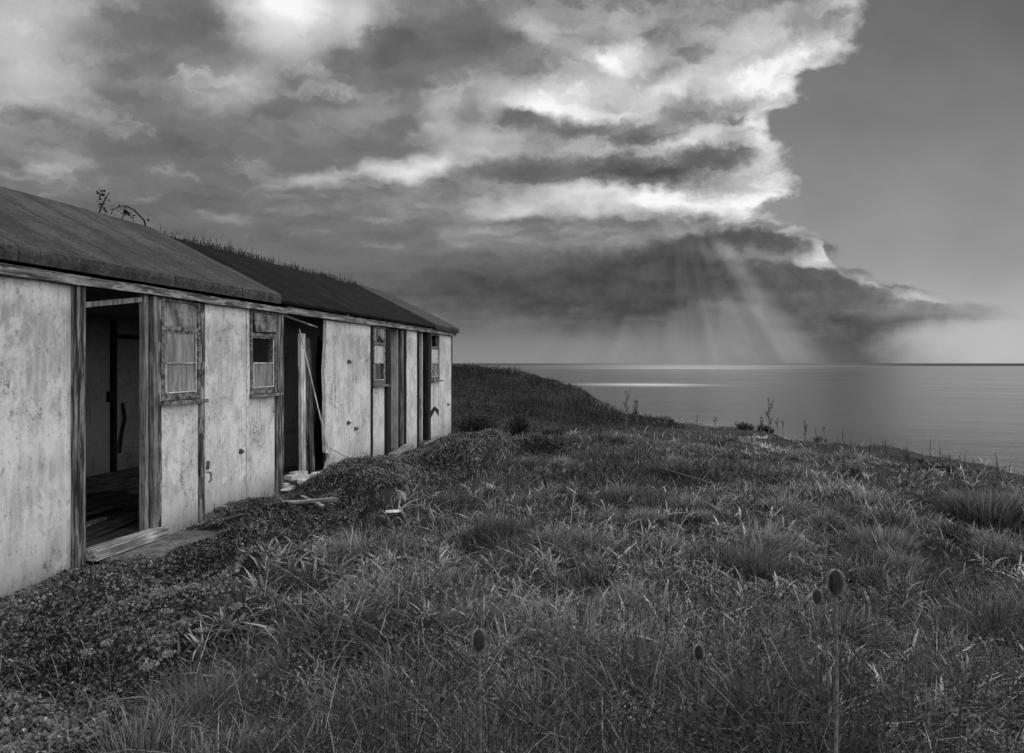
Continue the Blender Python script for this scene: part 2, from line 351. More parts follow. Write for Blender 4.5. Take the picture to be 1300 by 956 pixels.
def mat_wood(name, base=.16, dark=.035, axis='z', paint=.0, seed=0.0):
    m, N = new_mat(name); c = N.v('ADD', obj_co(N), (seed, seed, seed))
    s = {'z': (34, 34, 2.2), 'x': (2.2, 34, 34), 'y': (34, 2.2, 34)}[axis]
    g = N.noise(sc_v(N, c, s), 1.0, 6, .65, .3).outputs[0]
    b = N.noise(c, 3.0, 5, .6).outputs[0]
    chip = N.noise(sc_v(N, c, tuple(q ** .6 for q in s)), 2.2, 6, .7).outputs[0]
    v = N.mix(N.ss(g, .40, .60), dark, base)
    v = N.m('MULTIPLY', v, N.lin(b, .3, .7, .5, 1.3))
    v = N.mix(N.ss(chip, .56, .62, 0, .75), v, dark * .6)
    if paint: v = N.mix(N.ss(chip, .50, .56), v, paint)
    out(N, principled(N, v, .85, g, .8, .006, .2)); return m
def mat_felt(name, base, dark, seed=0.0, spec=.12):
    m, N = new_mat(name); c = N.v('ADD', obj_co(N), (seed, 0, 0))
    x, y, z = N.sep(c)
    fine = N.noise(c, 42.0, 4, .8).outputs[0]
    mid = N.noise(c, 9.0, 6, .65).outputs[0]
    big = N.noise(sc_v(N, c, (1, .35, 1)), 1.7, 5, .6, .4).outputs[0]
    # lapped felt strips, running up the slope about 0.9 m apart
    fr = N.m('FRACT', N.m('ADD', N.m('MULTIPLY', x, 1.9), N.m('MULTIPLY', N.m('SUBTRACT', mid, .5), .035)))
    seam = N.m('MULTIPLY', N.ss(fr, .0, .03, 1, 0), N.ss(big, .4, .6))
    lap = N.ss(fr, 0, .3, .22, 0)
    v = N.mix(N.ss(N.m('ADD', N.m('MULTIPLY', big, .6), N.m('MULTIPLY', mid, .4)), .4, .62), dark, base)
    v = N.m('MULTIPLY', v, N.lin(fine, .3, .7, .25, 1.75))
    v = N.mix(N.m('MULTIPLY', seam, .85), v, dark * .35); v = N.m('MULTIPLY', v, N.m('SUBTRACT', 1.0, lap))
    h = N.m('ADD', N.m('MULTIPLY', fine, .35), N.m('ADD', N.m('MULTIPLY', mid, .8), N.m('MULTIPLY', seam, -.8)))
    out(N, principled(N, v, 1.0, h, .9, .012, spec)); return m
def mat_simple(name, a, b, scale=4.0, rough=.9, bump=.5, spec=.25, stretch=(1, 1, 1), bd=.01):
    m, N = new_mat(name); c = sc_v(N, obj_co(N), stretch)
    n = N.noise(c, scale, 7, .65, .3).outputs[0]; n2 = N.noise(c, scale * 7, 4, .6).outputs[0]
    v = N.mix(N.ss(n, .35, .65), a, b); v = N.m('MULTIPLY', v, N.lin(n2, .3, .7, .75, 1.25))
    out(N, principled(N, v, rough, N.m('ADD', n, N.m('MULTIPLY', n2, .4)), bump, bd, spec)); return m
def mat_leaf(name, lo, hi, trans=.35, rough=.5, gloss=.06):
    """leaf colour from each leaf's own tone (0 = dark green or dead brown, 1 = pale)"""
    m, N = new_mat(name)
    a = N.n('ShaderNodeAttribute', attribute_name='tone').outputs['Fac']
    v = N.m('ADD', lo, N.m('MULTIPLY', N.m('POWER', a, 1.6), hi - lo))
    c = N.xyz(v, v, v)
    df = N.n('ShaderNodeBsdfDiffuse'); N.put(df.inputs[0], c)
    tr = N.n('ShaderNodeBsdfTranslucent'); N.put(tr.inputs[0], c)
    gl = N.n('ShaderNodeBsdfGlossy'); gl.inputs['Roughness'].default_value = rough; gl.inputs[0].default_value = grey(.8)
    m1 = N.n('ShaderNodeMixShader'); m1.inputs[0].default_value = trans; N.t.links.new(df.outputs[0], m1.inputs[1]); N.t.links.new(tr.outputs[0], m1.inputs[2])
    m2 = N.n('ShaderNodeMixShader'); m2.inputs[0].default_value = gloss; N.t.links.new(m1.outputs[0], m2.inputs[1]); N.t.links.new(gl.outputs[0], m2.inputs[2])
    out(N, m2.outputs[0]); return m

M_WALL = mat_render_wall('weathered_render', .60, .22, .78)
M_WALL2 = mat_render_wall('weathered_render_pale', .62, .25, .75, 5.0)
M_WALL3 = mat_render_wall('weathered_render_streaked', .62, .24, .75, 11.0)
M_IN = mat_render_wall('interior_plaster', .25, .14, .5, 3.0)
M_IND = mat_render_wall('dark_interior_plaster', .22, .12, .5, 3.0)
M_PALE = mat_wood('pale_batten_timber', .60, .22, 'z', .0, 14.0)
M_POST = mat_wood('weathered_post_timber', .20, .02, 'z', .0, 1.0)
M_POSTP = mat_wood('flaking_painted_timber', .10, .02, 'z', .24, 2.0)
M_JAMB = mat_wood('old_jamb_timber', .22, .08, 'z', .0, 4.0)
M_FASC = mat_wood('weathered_fascia', .22, .05, 'x', .30, 3.0)
M_PLANK = mat_wood('bleached_plank', .36, .12, 'y', .0, 6.0)
M_PLANKX = mat_wood('bleached_sill_timber', .34, .10, 'x', .0, 8.0)
M_SILL = mat_wood('bleached_threshold', .55, .16, 'x', .0, 17.0)
M_DARKW = mat_wood('dark_board', .06, .015, 'x', .0, 9.0)
M_BOARD = mat_simple('grimy_board', .05, .26, 5, .9, .5, .2, (1.5, 1, .8))
M_FELT1 = mat_felt('roof_felt', .064, .03)
M_FELT2 = mat_felt('mossy_dark_felt', .012, .005, 4.0, .03)
M_FELT3 = mat_felt('worn_roof_felt', .05, .028, 9.0)
M_GREYB = mat_simple('grey_lining', .28, .42, 2, .9, .3, .2, (1, 1, .5))
M_FELTE = mat_simple('felt_edge', .035, .09, 9, .9, .7, .2)
M_FLAKE = mat_simple('flaking_window_paint', .02, .22, 26, .85, .8)
M_PUTTY = mat_simple('flaked_white_paint', .25, .75, 14, .7, .4)
M_CONC = mat_simple('concrete_slab', .06, .17, 5, .95, .6, .2)
M_FLOORB = mat_simple('littered_floor', .05, .16, 3, .95, .8, .15, (1, 3, 1), .03)
M_PLASTER = mat_simple('broken_plaster', .4, .75, 9, .95, .7, .2)
M_BLACK = mat_simple('blackened_wood', .008, .02, 8, .9, .4, .2)
M_METAL = mat_simple('rusty_metal', .02, .07, 20, .7, .5, .4)
M_SOIL = mat_simple('soil', .012, .035, 3, 1.0, .8, .1)

# dirty glass
M_GLASS, N = new_mat('grimy_glass')
c = obj_co(N)
st = N.noise(sc_v(N, c, (22, 22, 2.6)), 1.0, 6, .7, .4).outputs[0]; bl = N.noise(c, 4, 5, .6).outputs[0]
vv = N.mix(N.ss(st, .36, .66), .25, .10); vv = N.m('MULTIPLY', vv, N.lin(bl, .3, .7, .7, 1.3))
out(N, principled(N, vv, N.lin(st, .3, .7, .25, .6), st, .2, .002, .5))
# ------------------------------------------------------------------ sea
M_SEA, N = new_mat('sea_water')
geo = N.n('ShaderNodeNewGeometry').outputs['Position']
px_, py_, pz_ = N.sep(geo)
dist = N.v('LENGTH', geo)
wv1 = N.noise(sc_v(N, geo, (.10, .30, 0)), 1.0, 5, .6, .6).outputs[0]
wv2 = N.noise(sc_v(N, geo, (.5, 1.3, 0)), 1.0, 4, .6, .4).outputs[0]
wv3 = N.noise(sc_v(N, geo, (.012, .045, 0)), 1.0, 4, .6, .5).outputs[0]
hgt = N.m('ADD', N.m('MULTIPLY', wv1, 1.1), N.m('ADD', N.m('MULTIPLY', wv2, .5), N.m('MULTIPLY', wv3, 2.0)))
# wind lanes: ruffled (rough) water and calm water
wl = N.sep(N.v('SUBTRACT', N.noise(sc_v(N, geo, (.004, .010, 0)), 1.0, 4, .6).outputs['Color'], (.5, .5, .5)))
ax = N.m('DIVIDE', px_, N.m('MAXIMUM', py_, 1.0))
lane = N.noise(N.xyz(N.m('MULTIPLY', px_, .0012), N.m('MULTIPLY', N.m('LOGARITHM', N.m('MAXIMUM', dist, 5.0), 2.0), 9.0)), 1.0, 4, .6).outputs[0]
p1x = N.m('DIVIDE', N.m('SUBTRACT', px_, 95.0), 70.0); p1y = N.m('DIVIDE', N.m('SUBTRACT', N.m('ADD', py_, N.m('MULTIPLY', wl[0], 60.0)), 560.0), 52.0)
pat1 = N.ss(N.v('LENGTH', N.xyz(p1x, p1y)), .0, 1.5, .8, 0)
p2x = N.m('DIVIDE', N.m('SUBTRACT', px_, 500.0), 900.0); p2y = N.m('DIVIDE', N.m('SUBTRACT', py_, 2500.0), 600.0)
pat2 = N.ss(N.v('LENGTH', N.xyz(p2x, p2y)), .1, 1.15, .45, 0)
far = N.ss(py_, 3400.0, 4900.0)
patch = N.m('MAXIMUM', pat1, pat2)
rgh = N.m('ADD', N.lin(lane, .35, .65, .12, .16), N.m('MULTIPLY', patch, .20))
rgh = N.mix(far, rgh, .5)
p = N.n('ShaderNodeBsdfPrincipled'); p.inputs['Base Color'].default_value = grey(.035)
N.put(p.inputs['Roughness'], rgh); N.put(p.inputs['Specular IOR Level'], N.mix(far, .5, .03)); p.inputs['IOR'].default_value = 1.333
b = N.n('ShaderNodeBump'); N.put(b.inputs['Strength'], N.ss(dist, 240.0, 110.0, .22, .9)); b.inputs['Distance'].default_value = .5
N.put(b.inputs['Height'], hgt); N.t.links.new(b.outputs[0], p.inputs['Normal'])
out(N, p.outputs[0])
SEA = -16.0
g = np.array([(-60000, -400, SEA), (60000, -400, SEA), (60000, 60000, SEA), (-60000, 60000, SEA)], dtype=float)
tag(link('sea', np_mesh('sea', g, [np.array([[0, 1, 2, 3]])]), M_SEA), 'calm grey sea reaching the horizon with bright glints', None, None, 'structure')

# ------------------------------------------------------------------ noise in python
_L = np.random.RandomState(3).rand(256, 256)
def vnoise(x, y, s):
    x = np.asarray(x) / s + 1000; y = np.asarray(y) / s + 1000
    xi = np.floor(x).astype(int); yi = np.floor(y).astype(int); fx = x - xi; fy = y - yi
    fx = fx * fx * (3 - 2 * fx); fy = fy * fy * (3 - 2 * fy)
    a = _L[xi % 256, yi % 256]; b_ = _L[(xi + 1) % 256, yi % 256]; c_ = _L[xi % 256, (yi + 1) % 256]; d_ = _L[(xi + 1) % 256, (yi + 1) % 256]
    return (a * (1 - fx) + b_ * fx) * (1 - fy) + (c_ * (1 - fx) + d_ * fx) * fy
def fbm(x, y, s, o=4):
    r = 0; a = 1; t = 0
    for i in range(o): r = r + a * vnoise(x + i * 17.3, y - i * 9.1, s / 2 ** i); t += a; a *= .5
    return r / t

# ------------------------------------------------------------------ hut placement
DX, DY = .19786, .98023                      # direction of the long front
P0 = (-3.54, 4.72)
HUT_RZ = math.atan2(DY, DX)
def S(px):                                    # distance along the front of a measured feature
    Y = -4.4925 / ((px - 650) / F - .20185); return (Y - 4.72) / DY
def hut_sy(x, y):
    x = x - P0[0]; y = y - P0[1]
    return x * DX + y * DY, -x * DY + y * DX
def hut_world(s, yy, z=0): return (P0[0] + s * DX - yy * DY, P0[1] + s * DY + yy * DX, z)
S_END = S(573)
def SI(px, yy):
    k = (px - 650) / F; X0, Y0, _ = hut_world(0, yy); return (X0 - k * Y0) / (k * DY - DX)

# ------------------------------------------------------------------ terrain
CT = np.array([(-4, 4, -.08), (-1.5, 12, -.08), (0, 0, 0), (3, 4, -.03), (0, 8, -.05), (4, 10, -.15), (1, 15, -.12), (5, 18, -.38), (8, 12, -.35), (10.7, 14.3, -.78),
 (11.2, 17, -.76), (9.2, 19.5, -.68), (8.6, 22, -.68), (6.3, 25, -.65), (4.4, 27, -.7), (3, 22, -.42), (0, 20, -.05), (-2.6, 30, .82), (-.36, 31, .74), (1.73, 30, .2), (3.3, 28.5, -.25),
 (-3, 22, .2), (-1, 17, -.08), (-8, 30, 1.1), (-10, 15, .0), (-4, 17, -.05), (10, 5, -.4), (6, -5, -.1), (-10, 0, -.08), (-10, -10, 0), (16, 0, -.8), (-20, 40, 1.1), (-5.5, 10, -.08), (-7, 5, -.08), (-3.4, 1, -.06)])
def tps(A, B):
    r = np.sqrt(((A[:, None, :] - B[None, :, :]) ** 2).sum(-1)) + 1e-9
    return r * r * np.log(r)
n_ = len(CT); K = tps(CT[:, :2], CT[:, :2]) + np.eye(n_) * .5; Pm = np.c_[np.ones(n_), CT[:, :2]]
W_ = np.linalg.solve(np.block([[K, Pm], [Pm.T, np.zeros((3, 3))]]), np.r_[CT[:, 2], 0, 0, 0])
LAND = np.array([(-60, 75), (-12, 41), (-4, 37), (1, 36), (3.0, 33), (3.9, 29.5), (5, 26.8), (6.34, 25), (8.6, 22.2), (8.45, 20.4), (9.2, 19.6), (11.1, 17.6), (11.6, 16), (10.9, 14.4), (12.5, 10), (16, 4), (20, -8), (24, -60), (-60, -60)], dtype=float)
def land_d(x, y):
    """signed distance to the cliff edge, positive on land"""
    p = np.stack([x, y], -1); best = np.full(x.shape, 1e9); inside = np.zeros(x.shape, bool)
    for i in range(len(LAND)):
        a = LAND[i]; b_ = LAND[(i + 1) % len(LAND)]; ab = b_ - a
        t = np.clip(((p - a) @ ab) / (ab @ ab), 0, 1)
        dd = np.sqrt(((p - a - t[..., None] * ab) ** 2).sum(-1)); best = np.minimum(best, dd)
        cond = ((a[1] > y) != (b_[1] > y)) & (x < (b_[0] - a[0]) * (y - a[1]) / (b_[1] - a[1] + 1e-12) + a[0])
        inside ^= cond
    return np.where(inside, best, -best)
MOUNDS = [(-1.85, 8.3, .75, 1.2, .33), (-1.35, 7.4, .5, .6, .24), (-.72, 10.7, .75, .75, .52), (-.35, 12.4, .6, .6, .34), (-2.45, 6.5, .7, .8, .20), (-1.9, 9.6, .5, .6, .16), (-2.0, 5.3, .8, .7, .10), (-2.9, 5.7, .25, .35, .14), (-3.1, 4.9, .3, .2, .12), (-1.5, 4.0, .6, .5, .08),
          (-1.0, 13.2, .8, .8, .14)]
_cx = np.clip
def H(x, y):
    x = np.asarray(x, float); y = np.asarray(y, float); sh_ = x.shape
    xf = np.clip(x.ravel(), -25, 25); yf = np.clip(y.ravel(), -15, 45)
    Z = np.empty(len(xf))
    for i in range(0, len(xf), 200000):
        q = np.c_[xf[i:i + 200000], yf[i:i + 200000]]
        Z[i:i + 200000] = tps(q, CT[:, :2]) @ W_[:n_] + W_[n_] + q @ W_[n_ + 1:]
    Z = Z.reshape(sh_)
    s_, yy = hut_sy(x, y)
    calm = np.clip((-yy - .1) / 1.2, 0, 1)          # level at the hut
    calm = np.where((yy > -.1) & (s_ < S_END + 1) & (yy < 4), 0, calm)
    calm = np.where((s_ > S_END + 1) | (yy > 4.5), 1, calm)
    Z = Z + (fbm(x, y, 2.2, 4) - .5) * .24 * calm + (fbm(x + 11, y + 3, .95, 2) - .5) * .16 * calm + (fbm(x + 50, y, .5, 2) - .5) * .07 * calm
    for mx, my, rx, ry, h in MOUNDS:
        r2 = ((x - mx) / rx) ** 2 + ((y - my) / ry) ** 2
        Z = Z + h * np.exp(-r2 * 1.6) * np.clip(-yy / .25, 0, 1)
    Z = np.where((yy > -.02) & (yy < 3.2) & (s_ < S_END + .1), -.12, Z)
    Z = np.where((s_ > S(112) - .12) & (s_ < S(222) + .08) & (yy > -.78), np.minimum(Z, -.01), Z)
    dl = land_d(x, y) + (fbm(x, y, 3.0, 3) - .5) * .5
    dl = np.where(dl > 3, 3, dl)
    drop = np.where(dl < 0, np.minimum(-dl * 1.5 + .15, 17), np.where(dl < .6, .15 * (1 - dl / .6) ** 2, 0))
    return Z - drop
xs = np.unique(np.concatenate([np.arange(-70, -12, 1.0), np.arange(-12, 16, .14), np.arange(16, 60, 1.0)]))
ys_ = np.unique(np.concatenate([np.arange(-40, 0, .8), np.arange(0, 34, .14), np.arange(34, 95, .8)]))
GX, GY = np.meshgrid(xs, ys_, indexing='ij')
GZ = H(GX, GY)
nx, ny = GX.shape; idx = np.arange(nx * ny).reshape(nx, ny)
quads = np.stack([idx[:-1, :-1], idx[1:, :-1], idx[1:, 1:], idx[:-1, 1:]], -1).reshape(-1, 4)
tag(link('ground', np_mesh('ground', np.stack([GX, GY, GZ], -1).reshape(-1, 3), [quads], smooth=True), M_SOIL), 'dark earth of the clifftop', None, None, 'structure')

# ------------------------------------------------------------------ ground cover area (mat of tiny leaves beside the hut)
def gp(px, py, z=0.0):
    Y = F * (EYE - z) / (py - 461.0); return ((px - 650) / F * Y, Y)
MAT = [gp(-260, 1100), gp(120, 960), gp(215, 850), gp(285, 780), gp(345, 720), gp(425, 678), gp(480, 662), gp(520, 640), gp(575, 612), gp(625, 592), gp(640, 570), gp(628, 556), gp(576, 552)]
MATP = np.array(MAT + [hut_world(S_END, .1)[:2], hut_world(-6, .1)[:2]])
def in_poly(x, y, Pl):
    r = np.zeros(x.shape, bool)
    for i in range(len(Pl)):
        a = Pl[i]; b_ = Pl[(i + 1) % len(Pl)]
        r ^= ((a[1] > y) != (b_[1] > y)) & (x < (b_[0] - a[0]) * (y - a[1]) / (b_[1] - a[1] + 1e-12) + a[0])
    return r
SLAB_S0, SLAB_S1 = S(112), S(222)
def on_slab(x, y):
    s_, yy = hut_sy(x, y); return (s_ > SLAB_S0 - .1) & (s_ < SLAB_S1 - .05) & (yy > -.62 + .10 * np.sin(s_ * 7)) & (yy < .1)
def mat_mask(x, y):
    j = (fbm(x, y, .5, 3) - .5) * .7
    return in_poly(x + j, y + j * .6, MATP) & ~on_slab(x, y)
def hut_mask(x, y):
    s_, yy = hut_sy(x, y); return (yy > -.02) & (yy < 3.4) & (s_ < S_END + .05)

# ------------------------------------------------------------------ leaf builders (arrays)
def blades(root, h, w_, az, lean, droop, tone, fold=None):
    N_ = len(root)
    t = np.array([0, .38, .72, 1.0]); wt = np.array([.75, 1.0, .72, 0])
    d_ = np.stack([np.cos(az), np.sin(az)], -1)
    face = az + np.pi / 2 + RS.uniform(-.9, .9, N_)
    sd_ = np.stack([np.cos(face), np.sin(face)], -1)
    c = np.empty((N_, 4, 3))
    for k in range(4):
        r = h * lean * t[k] ** 1.7
        c[:, k, 0] = root[:, 0] + d_[:, 0] * r; c[:, k, 1] = root[:, 1] + d_[:, 1] * r
        c[:, k, 2] = root[:, 2] + h * (t[k] - droop * t[k] ** 2.4)
    V_ = np.empty((N_, 7, 3)); j = 0
    for k in range(3):
        o_ = np.concatenate([sd_ * (w_ * wt[k] * .5)[:, None], np.zeros((N_, 1))], 1)
        V_[:, j] = c[:, k] - o_; V_[:, j + 1] = c[:, k] + o_; j += 2
    V_[:, 6] = c[:, 3]
    b_ = (np.arange(N_) * 7)[:, None]
    q = np.concatenate([b_ + np.array([0, 1, 3, 2]), b_ + np.array([2, 3, 5, 4])]); tr = b_ + np.array([4, 5, 6])
    return V_.reshape(-1, 3), q, tr, np.repeat(tone, 7)
def leaves(pos, size, tone, tilt=1.0, aspect=.62):
    """small pointed leaves as folded rhombs"""
    N_ = len(pos)
    n = RS.normal(size=(N_, 3)); n[:, 2] = np.abs(n[:, 2]) + (1.2 - tilt); n /= np.linalg.norm(n, axis=1)[:, None]
    a = RS.normal(size=(N_, 3)); a -= n * (a * n).sum(1)[:, None]; a /= np.linalg.norm(a, axis=1)[:, None]
    b_ = np.cross(n, a); s_ = size[:, None]
    V_ = np.stack([pos - a * s_ * .5, pos + b_ * s_ * .5 * aspect + n * s_ * .12, pos + a * s_ * .5, pos - b_ * s_ * .5 * aspect + n * s_ * .12], 1)
    k = (np.arange(N_) * 4)[:, None]
    return V_.reshape(-1, 3), k + np.array([0, 1, 2]), k + np.array([0, 2, 3]), np.repeat(tone, 4)
class Veg:
    def __init__(s): s.V = []; s.Pq = []; s.Pt = []; s.A = []; s.n = 0
    def bl(s, *a, **k):
        v, q, t, tone = blades(*a, **k); s.V.append(v); s.Pq.append(q + s.n); s.Pt.append(t + s.n); s.A.append(tone); s.n += len(v)
    def lf(s, *a, **k):
        v, t1, t2, tone = leaves(*a, **k); s.V.append(v); s.Pt += [t1 + s.n, t2 + s.n]; s.A.append(tone); s.n += len(v)
    def build(s, name, mat, parent=None):
        polys = ([np.concatenate(s.Pq)] if s.Pq else []) + [np.concatenate(s.Pt)]
        me = np_mesh(name, np.concatenate(s.V), polys, {'tone': np.concatenate(s.A)})
        return link(name, me, mat, parent)
M_GRASS = mat_leaf('coarse_grass', .022, .66, .34, .5, .035)
M_MATL = mat_leaf('mat_leaves', .018, .20, .2, .4, .06)
M_BRACK = mat_leaf('bracken', .010, .085, .25, .6, .02)
M_DRY = mat_leaf('dry_stalks', .02, .16, .15, .6, .02)
M_DARKL = mat_leaf('dark_tussock', .012, .07, .25, .5, .03)

def sample_field(n, ymin=1.6, ymax=30, az=52):
    """points over the field, dense near the path, thinner far off"""
    u = RS.rand(n); r = 1 / (1 / ymin + u * (1 / ymax - 1 / ymin))
    a = np.radians(RS.uniform(-az, az, n)); return r * np.sin(a), r * np.cos(a), r
def short(x, y):
    a = np.zeros(len(x))
    for ox, oy in ((-.3, 0), (-.6, 0), (-.9, .2), (-.4, .5), (-.3, -.5)): a += mat_mask(x + ox, y + oy)
    return 1 - .08 * a
def field_ok(x, y, edge_=.15):
    return (land_d(x, y) > edge_ - .25) & ~mat_mask(x, y) & ~hut_mask(x, y) & ~on_slab(x, y)
BR_L = [(580, 553, 0), (640, 552, 0), (700, 545, 0), (760, 540, -.3), (835, 545, -.5)]
def bracken_mask(x, y):
    """bracken cloaks the headland beyond the hut"""
    lim = np.interp(x, [-20, -3, -1.2, .3, 1.6, 3.2, 5.5, 6.5], [13, 14.3, 15.0, 16.0, 17.5, 19.5, 22.5, 26]) + (fbm(x, y, 1.5, 3) - .5) * 3
    return (y > lim) & (x < 7)
# --- grass
G = Veg()
# short fill
x, y, r = sample_field(150000); ok = field_ok(x, y) & ~bracken_mask(x, y); x, y, r = x[ok], y[ok], r[ok]
lush = fbm(x, y, 1.3, 3); n = len(x)
hh = (.05 + .13 * RS.rand(n)) * (.6 + lush) * short(x, y) ; ww = np.maximum(.004 + .005 * RS.rand(n), r * .0011)
tone = np.clip(.05 + .9 * (fbm(x + 9, y, 1.7, 3) - .3) + RS.normal(0, .22, n), 0, 1)
G.bl(np.c_[x, y, H(x, y) - .01], hh, ww, RS.uniform(0, 2 * np.pi, n), RS.uniform(.2, 1.1, n), RS.uniform(0, .45, n), tone)
# denser turf on the rise beyond the leafy mounds
x = RS.uniform(-1.6, 4.5, 34000); y = RS.uniform(7.5, 16, 34000); ok = field_ok(x, y); x, y = x[ok], y[ok]; n = len(x)
G.bl(np.c_[x, y, H(x, y) - .01], RS.uniform(.07, .2, n), RS.uniform(.009, .018, n), RS.uniform(0, 6.28, n), RS.uniform(.2, 1.2, n), RS.uniform(0, .6, n), np.clip(.02 + .9 * (fbm(x + 9, y, 1.7, 3) - .3) + RS.normal(0, .2, n), 0, 1))
# tufts
cx, cyy, cr = sample_field(9500); ok = field_ok(cx, cyy) & ~bracken_mask(cx, cyy); cx, cyy, cr = cx[ok], cyy[ok], cr[ok]
k = 20; m_ = len(cx)
big = np.clip((fbm(cx, cyy, 1.0, 3) - .25) * 2, .35, 1.3)
ct = np.clip(.24 + 1.8 * (fbm(cx + 31, cyy + 7, 1.1, 2) - .5) + RS.normal(0, .14, m_), 0, 1)
az = RS.uniform(0, 2 * np.pi, (m_, k)); rad = RS.uniform(0, .06, (m_, k)) * (1 + cr[:, None] * .05)
x = (cx[:, None] + rad * np.cos(az)).ravel(); y = (cyy[:, None] + rad * np.sin(az)).ravel(); n = len(x)
hh = (RS.uniform(.10, .27, (m_, k)) * (big * short(cx, cyy))[:, None]).ravel(); ww = np.maximum(RS.uniform(.005, .016, n), np.repeat(cr, k) * .0013)
G.bl(np.c_[x, y, H(x, y) - .015], hh, ww, (az + RS.normal(0, .5, (m_, k))).ravel(), RS.uniform(.25, 1.6, n), RS.uniform(0, .95, n),
     np.clip(np.repeat(ct, k) + RS.normal(0, .16, n), 0, 1))
# broad pale leaves (plantain, dock, bluebell-like straps) concentrated in the middle of the slope
cx, cyy, cr = sample_field(7000, 1.6, 17); ok = field_ok(cx, cyy) & (fbm(cx + 3, cyy + 40, 1.6, 3) > .43); cx, cyy, cr = cx[ok], cyy[ok], cr[ok]
k = 9; m_ = len(cx); az = RS.uniform(0, 2 * np.pi, (m_, k)); n = m_ * k
x = np.repeat(cx, k) + RS.normal(0, .02, n); y = np.repeat(cyy, k) + RS.normal(0, .02, n)
G.bl(np.c_[x, y, H(x, y)], RS.uniform(.06, .19, n), RS.uniform(.010, .030, n), az.ravel(), RS.uniform(.5, 1.6, n), RS.uniform(.1, .6, n),
     np.clip(np.repeat(RS.uniform(.15, .80, m_), k) + RS.normal(0, .15, n), 0, 1))
# rounded soft tussocks
cx, cyy, cr = sample_field(330, 2.6, 24); ok = field_ok(cx, cyy) & ~bracken_mask(cx, cyy); cx, cyy, cr = cx[ok], cyy[ok], cr[ok]; m_ = len(cx); k = 330
R0 = RS.uniform(.14, .42, m_); az = RS.uniform(0, 6.28, (m_, k)); q_ = RS.rand(m_, k) ** .55
x = (cx[:, None] + R0[:, None] * .6 * q_ * np.cos(az)).ravel(); y = (cyy[:, None] + R0[:, None] * .6 * q_ * np.sin(az)).ravel(); n = len(x)
G.bl(np.c_[x, y, H(x, y)], ((R0[:, None] * .75 + .06) * (1 - .5 * q_ ** 2) * RS.uniform(.7, 1.05, (m_, k))).ravel(), np.maximum(.0035, np.repeat(cr, k) * .0010),
     (az + RS.normal(0, .5, (m_, k))).ravel(), (q_ * RS.uniform(.4, 1.3, (m_, k))).ravel(), RS.uniform(.1, .8, n), np.clip(np.repeat(RS.uniform(.06, .50, m_), k) + RS.normal(0, .10, n), 0, 1))
# small herb leaves low in the sward
x, y, r = sample_field(170000, 1.7, 20); ok = field_ok(x, y) & ~bracken_mask(x, y); x, y, r = x[ok], y[ok], r[ok]; n = len(x)
hb = fbm(x + 61, y, .55, 3)
G.lf(np.c_[x, y, H(x, y) + RS.uniform(.02, .16, n) * (.4 + hb)], np.maximum(RS.uniform(.010, .026, n), r * .0016), np.clip(.08 + .9 * (hb - .35) + RS.normal(0, .17, n), 0, .75), .9, .45)
# bent pale straws
x, y, r = sample_field(2000, 1.9, 22); ok = field_ok(x, y) & ~bracken_mask(x, y); x, y, r = x[ok], y[ok], r[ok]; n = len(x)
G.bl(np.c_[x, y, H(x, y)], RS.uniform(.15, .36, n), np.maximum(.0028, r * .0007), RS.uniform(0, 2 * np.pi, n), RS.uniform(.2, 1.6, n), RS.uniform(0, .8, n), RS.uniform(.6, 1, n))
# beyond the frame, behind and beside the photographer, and rough grass at the landward side
x = RS.uniform(-16, 20, 26000); y = RS.uniform(-12, 40, 26000); r = np.hypot(x, y)
ok = (land_d(x, y) > 0) & ~hut_mask(x, y) & ~mat_mask(x, y) & ((np.abs(np.degrees(np.arctan2(x, y))) > 50) | (r < 1.7)) ; x, y, r = x[ok], y[ok], r[ok]; n = len(x)
G.bl(np.c_[x, y, H(x, y)], RS.uniform(.12, .34, n), np.maximum(.01, r * .0012), RS.uniform(0, 2 * np.pi, n), RS.uniform(.2, 1.2, n), RS.uniform(0, .5, n), RS.uniform(.1, .6, n))
tag(G.build('grass', M_GRASS), 'rough wind-blown grass and weeds covering the clifftop field', 'grass', None, 'stuff')

# --- dark herb stems and seed heads scattered in the grass
D = Veg()
x, y, r = sample_field(5200, 1.9, 26); ok = field_ok(x, y) & ~bracken_mask(x, y) & (fbm(x, y + 20, 1.4, 2) > .42); x, y, r = x[ok], y[ok], r[ok]; n = len(x)
hh = RS.uniform(.15, .5, n); z = H(x, y); ln = RS.uniform(0, .35, n); az = RS.uniform(0, 6.28, n)
D.bl(np.c_[x, y, z], hh, np.maximum(.003, r * .0008), az, ln, np.zeros(n), RS.uniform(0, .35, n))
for q in range(7):
    f_ = RS.uniform(.55, 1.0, n)
    pp = np.c_[x + np.cos(az) * hh * ln * f_ ** 1.7, y + np.sin(az) * hh * ln * f_ ** 1.7, z + hh * f_] + RS.normal(0, .012, (n, 3))
    D.lf(pp, np.maximum(RS.uniform(.008, .022, n), r * .0012), RS.uniform(0, .5, n))
# pale flower specks
x, y, r = sample_field(700, 1.9, 14); ok = field_ok(x, y); x, y, r = x[ok], y[ok], r[ok]; n = len(x)
D.lf(np.c_[x, y, H(x, y) + RS.uniform(.08, .3, n)], np.maximum(RS.uniform(.005, .012, n), r * .001), RS.uniform(.8, 1.6, n))
tag(D.build('weeds', M_DRY), 'thin dark weed stems with small seed heads among the grass', 'weeds', None, 'stuff')

